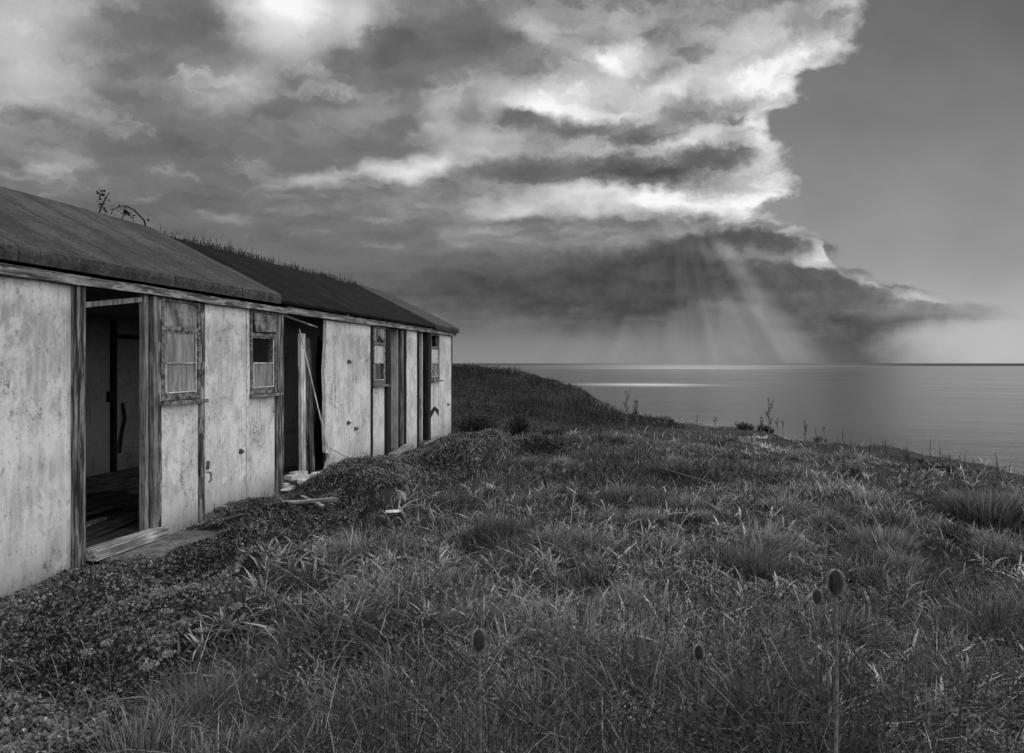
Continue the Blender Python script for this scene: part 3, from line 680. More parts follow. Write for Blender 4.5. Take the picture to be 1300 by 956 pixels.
# --- mat of tiny leaves
Mv = Veg()
n0 = 420000
rr = 1 / (1 / 2.2 + RS.rand(n0) * (1 / 16.5 - 1 / 2.2)); aa = np.radians(RS.uniform(-62, 3, n0)); x = rr * np.sin(aa); y = rr * np.cos(aa)
xe = RS.uniform(-4, .9, 170000); ye = RS.uniform(5.0, 14.5, 170000)          # thick cushions on the mounds
x = np.r_[x, xe]; y = np.r_[y, ye]; rr = np.r_[rr, np.hypot(xe, ye)]
ok = mat_mask(x, y) & ~hut_mask(x, y); x, y, r = x[ok], y[ok], rr[ok]; n = len(x)
s_, yy = hut_sy(x, y)
cl = fbm(x, y, .28, 3); cl2 = fbm(x + 77, y, .9, 2)
z = H(x, y) + .025 + (.02 + .22 * np.clip(cl - .25, 0, 1) * np.clip(-yy / .5, .12, 1)) * RS.uniform(.7, 1.0, n) + .01
Mv.lf(np.c_[x, y, z], np.maximum(.007 + .030 * RS.rand(n) ** 2.2, r * .0029), np.clip(.16 + np.clip(r - 5, 0, 5) * .03 + 1.1 * (cl2 - .35) + 1.2 * (cl - .5) + RS.normal(0, .25, n), 0, 1), .9, .8)
x2 = RS.choice(n, 3500); h2 = RS.uniform(.05, .16, len(x2))
Mv.bl(np.c_[x[x2], y[x2], z[x2] - .02], h2, np.maximum(.003, r[x2] * .0008), RS.uniform(0, 6.28, len(x2)), RS.uniform(.2, 1.2, len(x2)), RS.uniform(0, .5, len(x2)), RS.uniform(.2, 1, len(x2)))
tag(Mv.build('ground_cover', M_MATL), 'dense mat of tiny leaves creeping along the foot of the hut', 'ground cover', None, 'stuff')

# --- bracken on the headland
B = Veg()
n0 = 150000
x = RS.uniform(-16, 7.5, n0); y = 12.5 + 26 * RS.rand(n0) ** .9
ok = bracken_mask(x, y) & (land_d(x, y) > -.9) & ~mat_mask(x, y) & ~hut_mask(x, y) & (x > -y * .42 - 1); x, y = x[ok], y[ok]; n = len(x); r = np.hypot(x, y)
tf = fbm(x, y, 1.1, 3); e = np.clip((y - np.interp(x, [-20, -3, -1.2, .3, 1.6, 3.2, 5.5, 6.5], [13, 14.3, 15.0, 16.0, 17.5, 19.5, 22.5, 26])) / 2, .3, 1)
top = (.15 + .65 * np.clip(tf - .15, 0, 1)) * e
top = top * np.clip(land_d(x, y) + .6, .35, 1)
z = H(x, y) + top * RS.rand(n) ** .45 * .75
B.lf(np.c_[x, y, z], np.maximum(RS.uniform(.03, .08, n), r * .0022), np.clip(.18 + 1.6 * (fbm(x + 5, y + 5, 1.1, 3) - .42) + RS.normal(0, .28, n), 0, 1), .9, .45)
q = RS.choice(n, 7000)
B.bl(np.c_[x[q], y[q], H(x[q], y[q])], top[q] * RS.uniform(.7, 1.15, len(q)), np.maximum(.01, r[q] * .001), RS.uniform(0, 6.28, len(q)), RS.uniform(.1, .6, len(q)), np.zeros(len(q)), RS.uniform(0, .5, len(q)))
tag(B.build('bracken', M_BRACK), 'dark bracken cloaking the headland beyond the hut', 'bracken', None, 'stuff')

# ================================================================== THE HUT
hut = empty('abandoned_hut', (P0[0], P0[1], 0), HUT_RZ)
tag(hut, 'long derelict single-storey hut with pale rendered walls and felt roof', 'hut')
ZB, ZT = -.12, 2.215
TH = .07
def jagline(x0, z0, x1, z1, n, a):
    return [(x0 + (x1 - x0) * i / n + random.uniform(-a, a), z0 + (z1 - z0) * i / n) for i in range(n + 1)]
def panel(s0, s1, z0=ZB, z1=ZT, mat=M_WALL, y0=0.0, name='wall_panel', label=None):
    b = MB(); b.box(s0, s1, y0, y0 + TH, z0, z1); o = b.build(name, mat, hut, .008)
    if label: o['label'] = label
    return o
def post(s0, s1, y0=-.03, y1=.10, z0=ZB, z1=ZT, mat=M_POST, name='post'):
    b = MB(); b.beam(((s0 + s1) / 2, (y0 + y1) / 2, z0), ((s0 + s1) / 2, (y0 + y1) / 2, z1), s1 - s0, y1 - y0, up=(0, 1, 0), seg=10, jag=.003)
    return b.build(name, mat, hut, .004)
# front wall panels and posts, near to far
for a in (-6.0, -4.6, -3.2): panel(a, a + 1.34, mat=M_WALL3); post(a + 1.34, a + 1.40, -.012)
panel(-1.8, S(91), mat=M_WALL)
post(S(90), S(103), -.045, .11, mat=M_POST)
post(S(103) + .004, S(107), -.02, .11, mat=M_BLACK, name='door_stop')
# doorway 1: right jamb in two pale strips and a dark flaking post
post(S(182), S(187), -.012, .045, mat=M_JAMB, name='door_jamb')
post(S(187.5), S(191), .01, .045, mat=M_BLACK, name='door_stop')
post(S(191.3), S(197), -.035, .10, mat=M_JAMB, name='door_jamb')
post(S(197.6), S(203), -.02, .10, mat=M_POSTP)
def window(s0, s1, upper, lower, top):
    """timber window: top light, two panes, sill"""
    wf = MB(); y0, y1 = -.02, .06; fw = .032
    wf.box(s0, s0 + fw, y0, y1, 1.25, ZT - .01); wf.box(s1 - fw, s1, y0, y1, 1.25, ZT - .01)
    wf.box(s0 + fw, s1 - fw, y0 + .002, y1, 1.905, 1.945); wf.box(s0 + fw, s1 - fw, y0 + .002, y1, 1.25, 1.29); wf.box(s0 + fw, s1 - fw, y0 + .002, y1, 2.175, ZT - .012)
    wo_ = wf.build('window', M_FLAKE, hut, .003)
    a, b_ = s0 + fw, s1 - fw
    sash = MB()
    sash.box(a + .003, a + .022, y0 + .012, y0 + .04, 1.292, 1.903); sash.box(b_ - .022, b_ - .003, y0 + .012, y0 + .04, 1.292, 1.903)
    sash.box(a + .022, b_ - .022, y0 + .012, y0 + .04, 1.292, 1.318); sash.box(a + .022, b_ - .022, y0 + .012, y0 + .04, 1.885, 1.903); sash.box(a + .022, b_ - .022, y0 + .01, y0 + .04, 1.592, 1.610)
    sash.build('sash', M_FLAKE, wo_, .002)
    pt = MB()
    pt.box(a + .024, b_ - .024, y0 + .005, y0 + .0115, 1.320, 1.328); pt.box(a + .023, a + .030, y0 + .005, y0 + .0115, 1.33, 1.59); pt.box(b_ - .030, b_ - .023, y0 + .005, y0 + .0115, 1.33, 1.88)
    pt.box(a + .024, b_ - .024, y0 + .003, y0 + .009, 1.597, 1.605)
    pt.build('putty_bead', M_PUTTY, wo_)
    for zz0, zz1, mt in ((1.61, 1.885, upper), (1.318, 1.592, lower)):
        if mt:
            pb = MB(); pb.box(a + .022, b_ - .022, y0 + .022, y0 + .028, zz0, zz1); pb.build('pane', mt, wo_)
    if top == 'board':
        tb = MB(); tb.box(a + .002, b_ - .002, y0 + .02, y0 + .032, 1.947, 2.173); tb.build('top_light', M_BOARD, wo_)
    elif top == 'flap':
        tb = MB(); tb.slab([(a + .01, 2.17), (a + .07, 1.955), (b_ + .0, 1.97), (b_ - .002, 2.165)], y0 - .01, y0 + .008); tb.build('top_light', M_BOARD, wo_)['label'] = 'loose tilted board'
    elif top == 'torn':
        tb = MB(); tb.slab([(a, 2.17), (a, 1.96), (a + .07, 1.95), ((a + b_) / 2, 2.06), (b_ - .03, 1.955), (b_, 1.95), (b_, 2.17)], y0 + .01, y0 + .02); tb.build('top_light', M_BOARD, wo_)['label'] = 'torn board'
    sl_ = MB(); sl_.beam((s0 - .02, -.045, 1.228), (s1 + .03, -.045, 1.226), .10, .036, up=(0, 0, 1), seg=8, jag=.003); sl_.build('sill', M_FLAKE, wo_, .003)
    return wo_
def bay(s0, s1, **k):
    panel(s0 + .003, s1 - .003, ZB, 1.21, k.pop('wall', M_WALL2), .004)
    return window(s0, s1, **k)
bay(S(203.5), S(252.5), upper=M_GLASS, lower=M_GLASS, top='board', wall=M_WALL2)
post(S(253), S(258.5), -.018, .09, mat=M_POSTP)
panel(S(259), S(312.5), mat=M_WALL3, label='pale panel with crescent scar')
post(S(313), S(316.5), -.006, .09, mat=M_WALL2, name='cover_strip')
bay(S(317), S(349.5), upper=None, lower=M_GLASS, top='flap', wall=M_WALL)
post(S(350), S(357.5), -.03, .11, mat=M_POST)
# torn board of the panel right of the second doorway
a, b_ = S(413), S(441.5)
pl = MB(); pl.slab([(a + .04, ZT), (a + .03, 1.9), (a - .02, 1.5), (a + .01, 1.1), (a - .01, .7), (a + .02, .36), (a + .1, .33), (a + .14, .27), (a + .05, .14), (a - .14, .02), (a - .22, ZB), (b_, ZB), (b_, ZT)], 0.0, .05)
pl.build('wall_panel', M_WALL2, hut)['label'] = 'panel with torn lower corner'
panel(S(442), S(470.5), mat=M_WALL)
post(S(470.8), S(473), -.012, .09, mat=M_BLACK)
bay(S(473.3), S(488.5), upper=M_WALL2, lower=None, top='torn', wall=M_WALL2)
post(S(489), S(494), -.035, .05, mat=M_BLACK)
post(S(510), S(512), -.01, .03, mat=M_JAMB, name='door_jamb'); post(S(512.2), S(514.3), -.03, .03, mat=M_BLACK)
panel(S(514.5), S(529.5), mat=M_WALL2)
post(S(529.8), S(531.2), -.02, .10, mat=M_BLACK)
post(S(542.5), S(546), -.02, .05, mat=M_BLACK)
w4 = bay(S(546.3), S(557), upper=M_WALL2, lower=M_BOARD, top=None, wall=M_WALL2)
panel(S(557.3), S_END, mat=M_WALL)
post(S_END + .003, S_END + .05, -.012, .10, mat=M_BLACK)
# dark break across the panel under the last window
bk = MB(); a = S(546.5); b_ = S(556.8); bk.slab([(a, .62), ((a + b_) / 2, .70), (b_, .60), (b_, .48), ((a + b_) / 2, .62), (a, .47)], -.006, -.001); bk.build('crack', M_BLACK, hut)
# old fixings: crescent bolt scar and small hinge plates on the walls
for (px, z, ww) in ((263, .44, .05), (442.3, 1.62, .05), (441.5, .71, .05), (451, .60, .05), (568.5, .68, .05), (305, .63, .03)):
    s0 = S(px); f_ = MB()
    if px == 263:
        pts = [(s0 + .05 * math.sin(t_) + .01, -.006, .44 + .055 * math.cos(t_)) for t_ in np.linspace(-.3, 2.9, 9)]
        f_.tube(pts, .006); f_.slab([(s0 - .02, .52), (s0 + .02, .52), (s0 + .03, .60), (s0 - .01, .61)], -.01, -.001)
    else:
        f_.slab([(s0 - ww, z - .02), (s0 + ww, z - .03), (s0 + ww, z + .02), (s0 - ww * .6, z + .035)], -.012, -.001)
        f_.tube([(s0 - ww * .5, -.02, z - .01), (s0 + ww, -.025, z)], .012)
    f_.build('rusty_fixing', M_METAL, hut)
# back, ends and partitions
BW = 3.15
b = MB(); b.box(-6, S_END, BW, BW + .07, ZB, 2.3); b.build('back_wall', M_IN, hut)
b = MB(); b.slab([(0, 0)] * 3, 0, 0) if False else None
def cross(s, z_top=2.25, name='partition', mat=M_IN, y0=.075, y1=BW - .002, gable=False):
    b = MB(); 
    if gable: b.add([(s, y0, ZB), (s, y1, ZB), (s, y1, 2.3), (s, 1.6, 3.2), (s, y0, 2.3), (s + .06, y0, ZB), (s + .06, y1, ZB), (s + .06, y1, 2.3), (s + .06, 1.6, 3.2), (s + .06, y0, 2.3)],
                [(0, 1, 2, 3, 4), (9, 8, 7, 6, 5), (0, 5, 6, 1), (1, 6, 7, 2), (2, 7, 8, 3), (3, 8, 9, 4), (4, 9, 5, 0)])
    else: b.box(s, s + .06, y0, y1, ZB, z_top)
    return b.build(name, mat, hut)
cross(-6.06, gable=True, name='gable_wall', mat=M_WALL, y0=0, y1=BW + .07); cross(S_END - .06, gable=True, name='gable_wall', mat=M_WALL, y1=BW)
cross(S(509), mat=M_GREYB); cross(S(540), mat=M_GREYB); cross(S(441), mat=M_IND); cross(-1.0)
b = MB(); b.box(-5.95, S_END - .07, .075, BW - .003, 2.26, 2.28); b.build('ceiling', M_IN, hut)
b = MB(); b.box(-5.95, S_END - .07, .01, BW - .003, -.1, .045); b.build('floor', M_FLOORB, hut)
# --- roof: three stretches of felt
RY, RZ_ = 1.6, 3.275
def roof(s0, s1, dz, th, mat, ey=-.15, nseg=40):
    b = MB(); ez = 2.405 + dz; sl2 = (RZ_ + dz - ez) / (RY - ey); nn = nseg; rows = []
    prof = [(ey + .004, ez - th, 0), (ey - .004, ez - th * .45, 0), (ey + .002, ez - .006, 0), (ey + .03, ez + .014, .2), (.35, ez + sl2 * (.35 - ey), 1), (.8, ez + sl2 * (.8 - ey), 1), (1.2, ez + sl2 * (1.2 - ey), 1), (RY, RZ_ + dz, .5), (BW + .2, 2.42 + dz, .3), (BW + .2, 2.36 + dz, 0), (RY, RZ_ + dz - .06, 0), (.1, 2.45 + dz - .02, 0), (ey + .05, ez - th + .004, 0)]
    for i in range(nn + 1):
        s = s0 + (s1 - s0) * i / nn
        for (yy, zz, k) in prof:
            sag = .020 * (vnoise(s + 3, yy * 2, .7) - .5) * k + .012 * (vnoise(s + 9, yy, 2.1) - .5)
            b.v.append((s, yy, zz + sag))
    m_ = len(prof)
    for i in range(nn):
        for k in range(m_): b.f.append((i * m_ + k, i * m_ + (k + 1) % m_, (i + 1) * m_ + (k + 1) % m_, (i + 1) * m_ + k))
    b.f.append(tuple(range(m_))[::-1]); b.f.append(tuple(nn * m_ + k for k in range(m_)))
    return b.build('roof_felt', mat, hut)
roof(-6.2, SI(357, -.15), .0, .11, M_FELT1, nseg=60)['label'] = 'grey felt roof of the near stretch'
roof(SI(357, -.15) + .003, SI(553, -.15), -.055, .05, M_FELT2)['label'] = 'black mossy felt roof of the middle stretch'
roof(SI(553, -.15) + .003, S_END + .10, -.02, .11, M_FELT3, nseg=16)['label'] = 'worn grey felt roof of the far end'
def fascia(s0, s1, z0, z1, y=-.075, mat=M_FASC):
    b = MB(); zc = (z0 + z1) / 2
    n = max(4, int((s1 - s0) * 4)); b.beam((s0, y, zc), (s1, y, zc), .035, z1 - z0, up=(0, 0, 1), seg=n, jag=.004); return b.build('fascia_board', mat, hut, .003)
fascia(-6.1, S(250), 2.205, 2.278); fascia(S(250) + .004, S(357), 2.20, 2.272); fascia(S(357) + .01, S(470), 2.205, 2.29, mat=M_PLANKX); fascia(S(470) + .01, S_END + .1, 2.21, 2.295, mat=M_FASC)
b = MB(); b.box(-6, S_END, -.055, .075, 2.217, 2.245); b.build('soffit', M_BLACK, hut)
# --- doorway fittings
b = MB(); b.beam((S(107.5), .05, 2.06), (S(182) - .004, .03, 2.165), .05, .045, seg=4, jag=.002); b.build('door_head', M_JAMB, hut, .003)['label'] = 'slipped pale head rail'
b = MB(); b.beam((S(103), -.07, .08), (S(196), -.07, .075), .15, .085, seg=8, jag=.004)
b.build('threshold', M_SILL, hut, .006)
b = MB(); b.beam((S(107), .07, .075), (S(186), .07, .075), .035, .05, seg=8, jag=.003); b.build('threshold', M_JAMB, hut, .004)
# interior: pipe, box and cable on the back wall, skirting, litter battens
def back_s(px):                                # where the view through the doorway meets the back wall
    k = (px - 650) / F; X0, Y0, _ = hut_world(0, BW - .02); return (X0 - k * Y0) / (k * DY - DX)
sp = back_s(143)
b = MB(); b.box(sp - .03, sp + .03, BW - .07, BW - .005, .05, 2.2); b.box(sp - .10, sp - .03, BW - .06, BW - .005, 1.05, 1.2); b.build('pipe', M_BLACK, hut)
b = MB(); b.box(sp + .05, sp + .9, BW - .05, BW - .005, 1.95, 2.02); b.box(-5.9, S(350), BW - .04, BW - .005, .046, .2); b.build('skirting', M_BLACK, hut)
b = MB(); b.tube([(back_s(155), BW - .03, 1.02), (back_s(157), BW - .05, .8), (back_s(153), BW - .04, .55), (back_s(149), BW - .06, .3)], .018); b.build('cable', M_BLACK, hut)

# ================================================================== loose things by the hut
def loose(name, label, cat, build, mat, group=None, loc=None, bevel=.003):
    """one-mesh thing given in hut coordinates"""
    b = MB(); build(b); o = b.build(name, mat, None, bevel)
    o.location = (P0[0], P0[1], 0); o.rotation_euler = (0, 0, HUT_RZ); tag(o, label, cat, group); return o
loose('concrete_doorstep', 'cracked concrete slab outside the nearest doorway', 'slab', lambda b: (b.plate([(SLAB_S0, -.10), (SLAB_S1, -.10), (SLAB_S1 + .02, -.62), ((SLAB_S0 + SLAB_S1) / 2 + .05, -.72), (SLAB_S0 - .02, -.66)], -.15, .03)), M_CONC)
FL = [(.45, .5, 1.9, .9), (.9, .35, 2.1, .55), (.7, 1.0, 2.6, 1.3), (1.6, 1.7, 3.1, 1.5), (1.0, 2.2, 2.9, 2.5), (2.0, 2.6, 3.2, 2.3)]
for i, (a0, b0, a1, b1) in enumerate(FL):
    loose('floor_batten', 'old batten lying in the litter on the floor of the nearest room', 'batten', lambda b: b.beam((a0, b0, .065 + .012 * i), (a1, b1, .07 + .02 * i), .07, .03, seg=5, jag=.004), M_DARKW if i % 2 else M_SILL, 'battens on the nearest room floor')
loose('rotten_sheet', 'broken sheet of dark board lying on the floor inside the nearest doorway', 'board', lambda b: b.plate([(1.1, .9), (2.4, .75), (2.6, 1.5), (1.7, 1.75), (1.2, 1.4)], .15, [.16, .2, .19, .165, .17]), M_DARKW)
# second doorway: leaning timbers, thin lath, hanging strip
sA = S(383)
loose('leaning_post', 'tall pale batten standing upright in the second doorway', 'batten', lambda b: b.beam((SI(384, .2), .2, .0), (SI(383, .2), .2, 2.0), .11, .05, up=(0, 1, 0), seg=10, jag=.003), M_PALE)
loose('leaning_post', 'dark flaking post standing behind the batten in the second doorway', 'post', lambda b: b.beam((SI(389.5, .3), .3, .0), (SI(389, .3), .3, 1.95), .12, .05, up=(0, 1, 0), seg=10, jag=.006), M_POSTP)
loose('leaning_post', 'thin worn stud leaning beside the posts in the second doorway', 'stud', lambda b: b.beam((SI(397, .2), .2, .0), (SI(392, .3), .3, 1.8), .07, .04, up=(0, 1, 0), seg=8, jag=.004), M_JAMB)
loose('thin_lath', 'thin pale lath leaning diagonally across the second doorway', 'lath', lambda b: b.beam((S(412), -.05, .42), (SI(380, .1), .10, 2.05), .020, .012, up=(0, 1, 0), seg=6, jag=.001), M_PALE)
loose('hanging_strip', 'pale timber strip hanging askew under the eaves of the second doorway', 'strip', lambda b: b.beam((S(362), .04, 2.19), (S(399), -.03, 2.08), .05, .02, seg=4, jag=.003), M_PLANKX)
loose('torn_lining', 'ragged dark lining board leaning inside the second doorway', 'board', lambda b: b.slab([(SI(400, .35), .05), (SI(409, .35), .02), (SI(412, .35), .6), (SI(410, .35), 1.3), (SI(413, .35), 1.85), (SI(405, .35), 2.0), (SI(402, .35), 1.6), (SI(404, .35), 1.0), (SI(400, .35), .6)], .35, .37), M_BLACK)
loose('rubble_heap', 'heap of broken white plaster spilling from the second doorway', 'rubble', lambda b: [b.plate([(cx_ + r_ * math.cos(a_) * random.uniform(.6, 1), cy_ + r_ * math.sin(a_) * random.uniform(.6, 1)) for a_ in np.linspace(0, 5.4, 6)], z_, z_ + random.uniform(.02, .06)) for cx_, cy_, r_, z_ in
      [(S(362) + random.uniform(-.1, .75), random.uniform(-.28, .35), random.uniform(.05, .18), random.uniform(.02, .13)) for _ in range(26)]], M_PLASTER)
def gloc(px, py, z=0):
    return gp(px, py, z)
def debris(px, py, L, W, rz, label, mat=M_PLANKX, dz=.05, tilt=0.0, name='loose_plank', group=None, poly=None):
    X, Y = gp(px, py); Z = float(H(np.array([X]), np.array([Y]))[0]) + dz
    # settle on what the ray meets
    for _ in range(3):
        X, Y = gp(px, py, Z); Z = float(H(np.array([X]), np.array([Y]))[0]) + dz
    b = MB()
    if poly: b.plate([(L * u_, W * v_) for u_, v_ in poly], -.008, .008)
    else: b.beam((-L / 2, 0, 0), (L / 2, 0, tilt), W, .022, seg=6, jag=.003)
    o = b.build(name, mat, None, .003); o.location = (X, Y, Z); o.rotation_euler = (0, 0, rz); tag(o, label, 'scrap' if poly else 'plank', group); return o
debris(380, 637, .75, .09, .4, 'pale split board lying on the mat outside the second doorway', dz=.15)
debris(396, 636, .6, .04, 2.2, 'narrow stick crossing the split board outside the second doorway', M_PLANK, .17)
debris(498, 655, .15, .09, .3, 'bright white scrap lying on the ground beyond the leafy mound', M_PLASTER, .16, name='white_scrap', poly=[(-.5, -.3), (.3, -.5), (.6, .1), (.1, .5), (-.4, .3)])
debris(540, 577, 1.1, .05, .5, 'thin grey pole lying in the grass outside the third doorway', M_PLANKX, .10)
debris(535, 583, .9, .06, .7, 'short dark pole lying nearest the third doorway', M_POST, .08)
loose('fallen_sill', 'bleached white sill plank tilted out of the third doorway', 'plank', lambda b: b.beam((S(490), -.12, .03), (S(513), -.10, .10), .16, .05, seg=5, jag=.003), M_PLANKX)
loose('fallen_sill', 'bleached plank lying across the foot of the fourth doorway', 'plank', lambda b: b.beam((S(530), -.16, .02), (S(556), -.10, .06), .10, .05, seg=5, jag=.003), M_PLANKX)
loose('ragged_board', 'pale ragged board standing broken in the fourth doorway', 'board', lambda b: b.slab([(S(531.5), .05), (S(534), .1), (S(535), .45), (S(537.5), .6), (S(536), .85), (S(537), 1.15), (S(534.5), 1.1), (S(533), .8), (S(531.5), .7)], .03, .045), M_BOARD)
loose('ragged_board', 'narrow splintered board hanging in the third doorway jamb', 'board', lambda b: b.slab([(S(494.5), .3), (S(496), .35), (S(497), .7), (S(495.8), 1.0), (S(496.6), 1.25), (S(494.6), 1.3)], .02, .03), M_BOARD)
loose('leaning_post', 'dark post leaning inside the fourth doorway', 'post', lambda b: b.beam((SI(541, .1), .1, .0), (SI(542, .12), .12, 1.9), .10, .05, up=(0, 1, 0), seg=6, jag=.004), M_POST)
cable = MB(); cable.tube([(S(416), -.03, .42), (S(424), -.12, .30), (S(432), -.25, .20), (S(440), -.38, .18), (S(441), -.45, .05)], .006)
cw = cable.build('trailing_wire', M_PLANK, None); cw.location = (P0[0], P0[1], 0); cw.rotation_euler = (0, 0, HUT_RZ); tag(cw, 'thin pale wire trailing from the torn panel onto the leaves', 'wire')

# ================================================================== plants on the roof
V0 = Veg(); n = 2600
s_ = RS.uniform(S(357) + .05, S(553), n); s_ = s_[fbm(s_, s_ * 0, .5, 2) > RS.uniform(.2, .62, n)]; n = len(s_)
q = np.array([hut_world(a, RY + random.uniform(.02, .35), 3.18) for a in s_])
V0.bl(q, RS.uniform(.04, .15, n) * (1 + (RS.rand(n) > .93)) + .02, np.full(n, .010), RS.uniform(0, 6.28, n), RS.uniform(0, .6, n), np.zeros(n), RS.uniform(0, .4, n))
V0.lf((q + np.c_[RS.normal(0, .04, (n, 2)), RS.uniform(.06, .15, n)])[::2], RS.uniform(.015, .035, len(q[::2])), RS.uniform(0, .3, len(q[::2])))
tag(V0.build('roof_weeds', M_DARKL), 'ragged weeds sprouting along the ridge of the black roof', 'weeds', None, 'stuff')
# arching bramble
br = empty('bramble', hut_world(3.45, RY + .25, 2.95)); tag(br, 'leafy bramble cane arching over the roof ridge against the sky', 'bramble')
def rel(s, yy, z): a = hut_world(s, yy, z + .02); l = br.location; return (a[0] - l[0], a[1] - l[1], a[2] - l[2])
c1 = [rel(3.8, RY + .3, 2.95), rel(3.6, RY + .2, 3.22), rel(3.42, RY + .1, 3.34), rel(3.2, RY + .05, 3.41), rel(3.0, RY, 3.42), rel(2.88, RY - .02, 3.38), rel(2.8, RY, 3.33)]
b = MB(); b.tube(c1, [.012, .011, .010, .009, .008, .006, .004], 5)
b.tube([rel(2.75, RY + .3, 3.0), rel(2.72, RY + .1, 3.28), rel(2.74, RY + .05, 3.42), rel(2.78, RY + .02, 3.52)], [.01, .009, .007, .004], 5)
b.tube([rel(3.1, RY + .3, 3.05), rel(3.04, RY + .1, 3.26), rel(3.0, RY + .0, 3.34)], [.008, .007, .004], 5)
b.build('cane', M_BLACK, br)
LV = Veg(); pts = []
for p_ in c1[1:]: pts += [np.array(p_) + np.random.RandomState(len(pts)).normal(0, .025, 3) for _ in range(3)]
for _ in range(46): pts.append(np.array(rel(2.74 + random.gauss(0, .05), RY + .05, random.uniform(3.27, 3.53))))
for _ in range(26): pts.append(np.array(rel(3.02 + random.gauss(0, .06), RY, random.uniform(3.27, 3.37))))
pts = np.array(pts); LV.lf(pts, RS.uniform(.025, .05, len(pts)), RS.uniform(0, .3, len(pts)), .9, .8)
LV.build('foliage', M_DARKL, br)

# ================================================================== individual plants
def ground_z(x, y): return float(H(np.array([x]), np.array([y]))[0])
def copy_thing(o, loc, label=None, rz=0.0, sc_=1.0):
    c = o.copy(); COL.objects.link(c); c.location = loc; c.rotation_euler = (0, 0, rz); c.scale = (sc_,) * 3
    if label: c['label'] = label
    for ch in o.children:
        k = ch.copy(); COL.objects.link(k); k.parent = c
    return c
# teasel
def teasel(h):
    t = empty('teasel', (0, 0, 0)); b = MB()
    b.tube([(0, 0, -.03), (.006, 0, h * .3), (-.004, .004, h * .6), (0, 0, h - .03)], [.0065, .006, .005, .004], 6)
    for i in range(3):
        z = h * (.3 + .2 * i); a = i * 1.3
        b.tube([(0, 0, z), (.05 * math.cos(a), .05 * math.sin(a), z + .07)], [.003, .001], 4)
    b.build('stem', M_TEA, t)
    hd = MB(); n = 12; prof = [(0, .004), (.006, .012), (.018, .0165), (.034, .0175), (.048, .015), (.058, .009), (.063, .002)]
    hd.tube([(0, 0, h - .035 + z) for z, _ in prof], [r for _, r in prof], n)
    fr = MB()
    for i in range(420):                        # the bristles
        f_ = (i + .5) / 420; zz = f_ * .06; rr_ = np.interp(zz, [p_[0] for p_ in prof], [p_[1] for p_ in prof]); a = i * 2.39996
        c_, s__ = math.cos(a), math.sin(a); z = h - .035 + zz; tip = rr_ + .009
        fr.add([(c_ * rr_ - s__ * .0011, s__ * rr_ + c_ * .0011, z), (c_ * rr_ + s__ * .0011, s__ * rr_ - c_ * .0011, z), (c_ * tip, s__ * tip, z + .005)], [(0, 1, 2)])
    fr.build('bristle_fringe', M_FRINGE, hd.build('seed_head', M_TEAH, t))
    br_ = MB()
    for i in range(7):
        a = i * .9; L = random.uniform(.035, .06); c_, s__ = math.cos(a), math.sin(a)
        br_.tube([(0, 0, h - .035), (c_ * .022, s__ * .022, h - .04), (c_ * .034, s__ * .034, h - .04 + L * .6)], [.0016, .0013, .0005], 4)
    br_.build('bract', M_TEA, t)
    return t
M_TEA = mat_simple('teasel_stem', .05, .14, 30, .8, .4); M_FRINGE = mat_simple('teasel_bristle', .14, .26, 30, .8, .2); M_TEAH = mat_simple('teasel_head', .012, .04, 60, .9, .5)
TS = [(1060, 735, 2.05, 'tall dry teasel with the largest head in the lower right of the field', 1.15),
      (1038, 757, 2.9, 'smaller dry teasel standing just behind the tallest one', 1.0),
      (612, 812, 2.25, 'dry teasel standing alone in the grass nearest the middle', 1.1),
      (885, 826, 2.6, 'small teasel head half hidden in the grass between the other teasels', .9)]
for px, py, Y, lab, k_ in TS:
    X = (px - 650) / F * Y; z = EYE - (py - 461) / F * Y; g0 = ground_z(X, Y)
    t = teasel((z - g0) / k_); t.location = (X, Y, g0); t.scale = (k_,) * 3; t.rotation_euler = (0, .02, px)
    tag(t, lab, 'teasel', 'teasels in the grass')
# seed stalks (dock) along the cliff edge
def stalk(h, lush, seed):
    R_ = np.random.RandomState(seed); t = empty('dock_stalk', (0, 0, 0)); b = MB()
    b.tube([(0, 0, -.05), (.01, 0, h * .5), (R_.uniform(-.04, .04), 0, h)], [.011, .009, .004], 5)
    tips = []
    for i in range(lush):
        z = h * R_.uniform(.35, .85); a = R_.uniform(0, 6.28); L = h * R_.uniform(.12, .28)
        e_ = (L * .45 * math.cos(a), L * .45 * math.sin(a), z + L); b.tube([(.008, 0, z), e_], [.005, .003], 4); tips.append(((.008, 0, z), e_))
    b.build('stem', M_TEA, t)
    pts = []
    for s0, e_ in tips + [((0, 0, h * .6), (0, 0, h))] * 2:
        for _ in range(16): f_ = R_.uniform(.2, 1.05); pts.append([s0[i] + (e_[i] - s0[i]) * f_ + R_.normal(0, .014) for i in range(3)])
    pts = np.array(pts); v = Veg(); v.lf(pts, R_.uniform(.02, .042, len(pts)), R_.uniform(0, .35, len(pts))); v.build('seed_sprays', M_DARKL, t)
    return t
protos = [stalk(.95, 5, 1), stalk(.75, 8, 2), stalk(.85, 2, 3)]
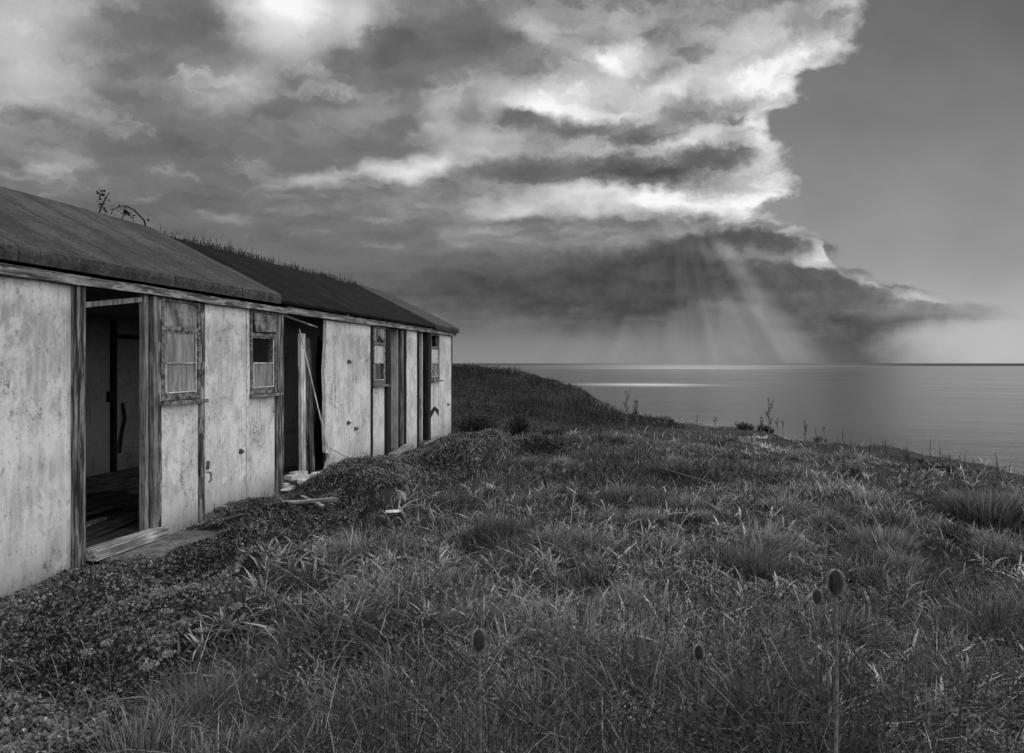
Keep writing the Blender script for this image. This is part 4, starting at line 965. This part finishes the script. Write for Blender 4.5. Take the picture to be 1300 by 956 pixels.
ST = [(795, 560, 19.0, 0, 1.15, 'tall thin seed stalk left of the pair rising before the sea'), (808, 560, 15.5, 1, 1.25, 'thick dark branching seed stalk rising highest before the sea near the headland'),
      (768, 560, 14.5, 1, .95, 'dark leaning seed stalk leftmost in the group below the headland'), (826, 560, 15.5, 2, .85, 'thin seed stalk right of the thick dark one near the headland'),
      (908, 560, 17, 2, .8, None), (935, 560, 18, 0, .6, None), (966, 565, 17.5, 1, .9, 'bushy seed stalk at the left of the cliff-edge cluster'), (976, 572, 17.3, 0, 1.25, 'tallest straight seed stalk in the middle of the cliff-edge cluster'),
      (987, 572, 17.5, 2, .8, None), (994, 572, 17.8, 2, .75, None), (1022, 575, 17.4, 1, .85, 'bushy seed stalk on the skyline just right of the cliff-edge notch'), (1046, 575, 17.3, 2, .6, None), (1070, 575, 17, 0, .5, None), (1110, 570, 16, 2, .45, None), (885, 560, 20, 0, .6, None), (855, 560, 20, 2, .5, None)]
used = set()
for i, (px, py, Y, kx, sc_, lab) in enumerate(ST):
    X = (px - 650) / F * Y; loc = (X, Y, ground_z(X, Y)); lb = lab or 'small thin seed stalk against the sea along the cliff edge'
    if kx not in used: o = protos[kx]; used.add(kx); o.location = loc; o.scale = (sc_,) * 3; o.rotation_euler = (0, 0, i); o['label'] = lb
    else: o = copy_thing(protos[kx], loc, lb, i * 1.7, sc_)
    tag(o, None, 'seed stalk', 'seed stalks along the cliff edge')
# dark tussocks and shrubs
def tussock(px, py, rad, h, label, n=900, name='grass_tussock', cat='tussock', mat=M_DARKL, tone=(.0, .5)):
    X, Y = gp(px, py, -.1); Z = ground_z(X, Y); X, Y = gp(px, py, Z); Z = ground_z(X, Y)
    a = RS.uniform(0, 6.28, n); r_ = rad * RS.rand(n) ** .6 * .7; v = Veg()
    rx, ry = r_ * np.cos(a), r_ * np.sin(a)
    v.bl(np.c_[rx, ry, H(X + rx, Y + ry) - Z - .02], RS.uniform(.6, 1.0, n) * h * (1 - (r_ / rad) ** 2 * .6), np.full(n, max(.006, Y * .0011)), a + RS.normal(0, .5, n), RS.uniform(.1, .9, n), RS.uniform(0, .4, n), RS.uniform(tone[0], tone[1], n))
    o = v.build(name, mat); o.location = (X, Y, Z); tag(o, label, cat); return o
tussock(1255, 672, .55, .52, 'largest dark round tussock at the right side of the field', 4200, mat=M_GRASS, tone=(.0, .5))
tussock(852, 604, .38, .32, 'dark low tussock halfway to the cliff below the seed stalks', mat=M_GRASS, tone=(.0, .45))
tussock(1188, 592, .4, .2, 'small dark tussock close to the cliff edge at the right', 500)
tussock(1210, 655, .22, .22, 'small dark tussock just left of the largest one', 500)
tussock(1120, 695, .35, .28, 'pale low tussock right of the flattened grass', 900, mat=M_GRASS, tone=(.2, .6))
tussock(958, 730, .35, .30, 'pale fine tussock in front of the field centre', 1200, mat=M_GRASS, tone=(.15, .5))
tussock(795, 640, .4, .3, 'pale feathery tussock beyond the broad leaves', 1200, mat=M_GRASS, tone=(.15, .5))
tussock(762, 745, .14, .30, 'small dark leafless clump among pale broad leaves', 300)
def shrub(px, py, rad, h, label, n=1400, name='low_shrub'):
    X, Y = gp(px, py, -.05); Z = ground_z(X, Y); X, Y = gp(px, py, Z); Z = ground_z(X, Y)
    t = empty(name, (X, Y, Z)); tag(t, label, 'shrub')
    b = MB(); R_ = np.random.RandomState(int(px)); 
    for i in range(9):
        a = R_.uniform(0, 6.28); k_ = R_.uniform(.2, .8) * rad; b.tube([(0, 0, -.03), (k_ * .4 * math.cos(a), k_ * .4 * math.sin(a), h * .5), (k_ * math.cos(a), k_ * math.sin(a), h * R_.uniform(.7, .95))], [.012, .008, .004], 4)
    b.build('stem', M_TEA, t)
    u = R_.normal(size=(n, 3)); u /= np.linalg.norm(u, axis=1)[:, None]; rr_ = R_.rand(n) ** .4
    lump = 1 + .35 * np.sin(u[:, 0] * 7 + px) * np.sin(u[:, 1] * 6) + .2 * R_.normal(size=n) * .6
    p_ = u * (rr_ * lump)[:, None] * np.array([rad, rad, h * .5]) + np.array([0, 0, h * .5])
    p_ = p_[p_[:, 2] > 0]; v = Veg(); v.lf(p_, R_.uniform(.02, .05, len(p_)) * (1 + Y * .03), R_.uniform(0, .6, len(p_)), .9, .6); v.build('foliage', M_BRACK, t)
    return t
shrub(659, 562, .22, .62, 'dark upright little bush standing alone before the headland')
shrub(606, 556, .45, .5, 'dark bush beside the far corner of the hut', 2200)
shrub(690, 574, .6, .28, 'low dark bush sprawling in the grass right of the upright one', 1500)
# fallen dry branch
b = MB(); X, Y = gp(845, 640); b.tube([(0, 0, .30), (.45, -.6, .22), (.9, -1.3, .12), (1.2, -1.7, .05)], [.006, .009, .011, .012], 5); b.tube([(.45, -.6, .22), (.6, -.5, .34)], [.006, .003], 4); b.tube([(.9, -1.3, .12), (1.15, -1.25, .2)], [.006, .003], 4)
X, Y = 2.05, 9.6; bo = b.build('dry_branch', M_TEA); bo.location = (X, Y, ground_z(X, Y)); tag(bo, 'long bare dry branch leaning across the grass below the seed stalks', 'branch')
# flat white umbels over the mat in the near left
um = None
for i, (px, py, Y) in enumerate([(213, 776, 3.5), (256, 800, 3.3), (135, 816, 3.0), (110, 828, 2.9), (190, 845, 2.8), (300, 770, 3.6), (404, 672, 6.2), (215, 830, 2.9)]):
    X = (px - 650) / F * Y; z = EYE - (py - 461) / F * Y; g0 = ground_z(X, Y); h = max(.12, z - g0)
    if um is None:
        um = empty('umbel_flower', (0, 0, 0)); b = MB(); b.tube([(0, 0, -.3), (.004, 0, -.12), (0, 0, 0)], [.003, .0025, .002], 5)
        for k in range(14): a = k * 2.4; r_ = .028 * math.sqrt(k / 14); b.tube([(0, 0, -.02), (r_ * math.cos(a), r_ * math.sin(a), 0)], [.0012, .0008], 3)
        b.build('stem', M_TEA, um); v = Veg(); a = RS.uniform(0, 6.28, 110); r_ = .034 * np.sqrt(RS.rand(110)); v.lf(np.c_[r_ * np.cos(a), r_ * np.sin(a), RS.uniform(0, .006, 110)], RS.uniform(.005, .009, 110), RS.uniform(.9, 1.6, 110), .2, .9); v.build('flower_head', M_DRY, um)
        o = um; o.location = (X, Y, g0 + h)
    else: o = copy_thing(um, (X, Y, g0 + h), None, i * 2.1, random.uniform(.7, 1.1))
    o.rotation_euler = (.2 * math.sin(i * 3), .2 * math.cos(i * 5), i); tag(o, 'small pale flat-topped flower rising from the leafy mat before the hut', 'flower', 'flat-topped flowers in the mat')
print('verts', sum(len(m.vertices) for m in bpy.data.meshes))
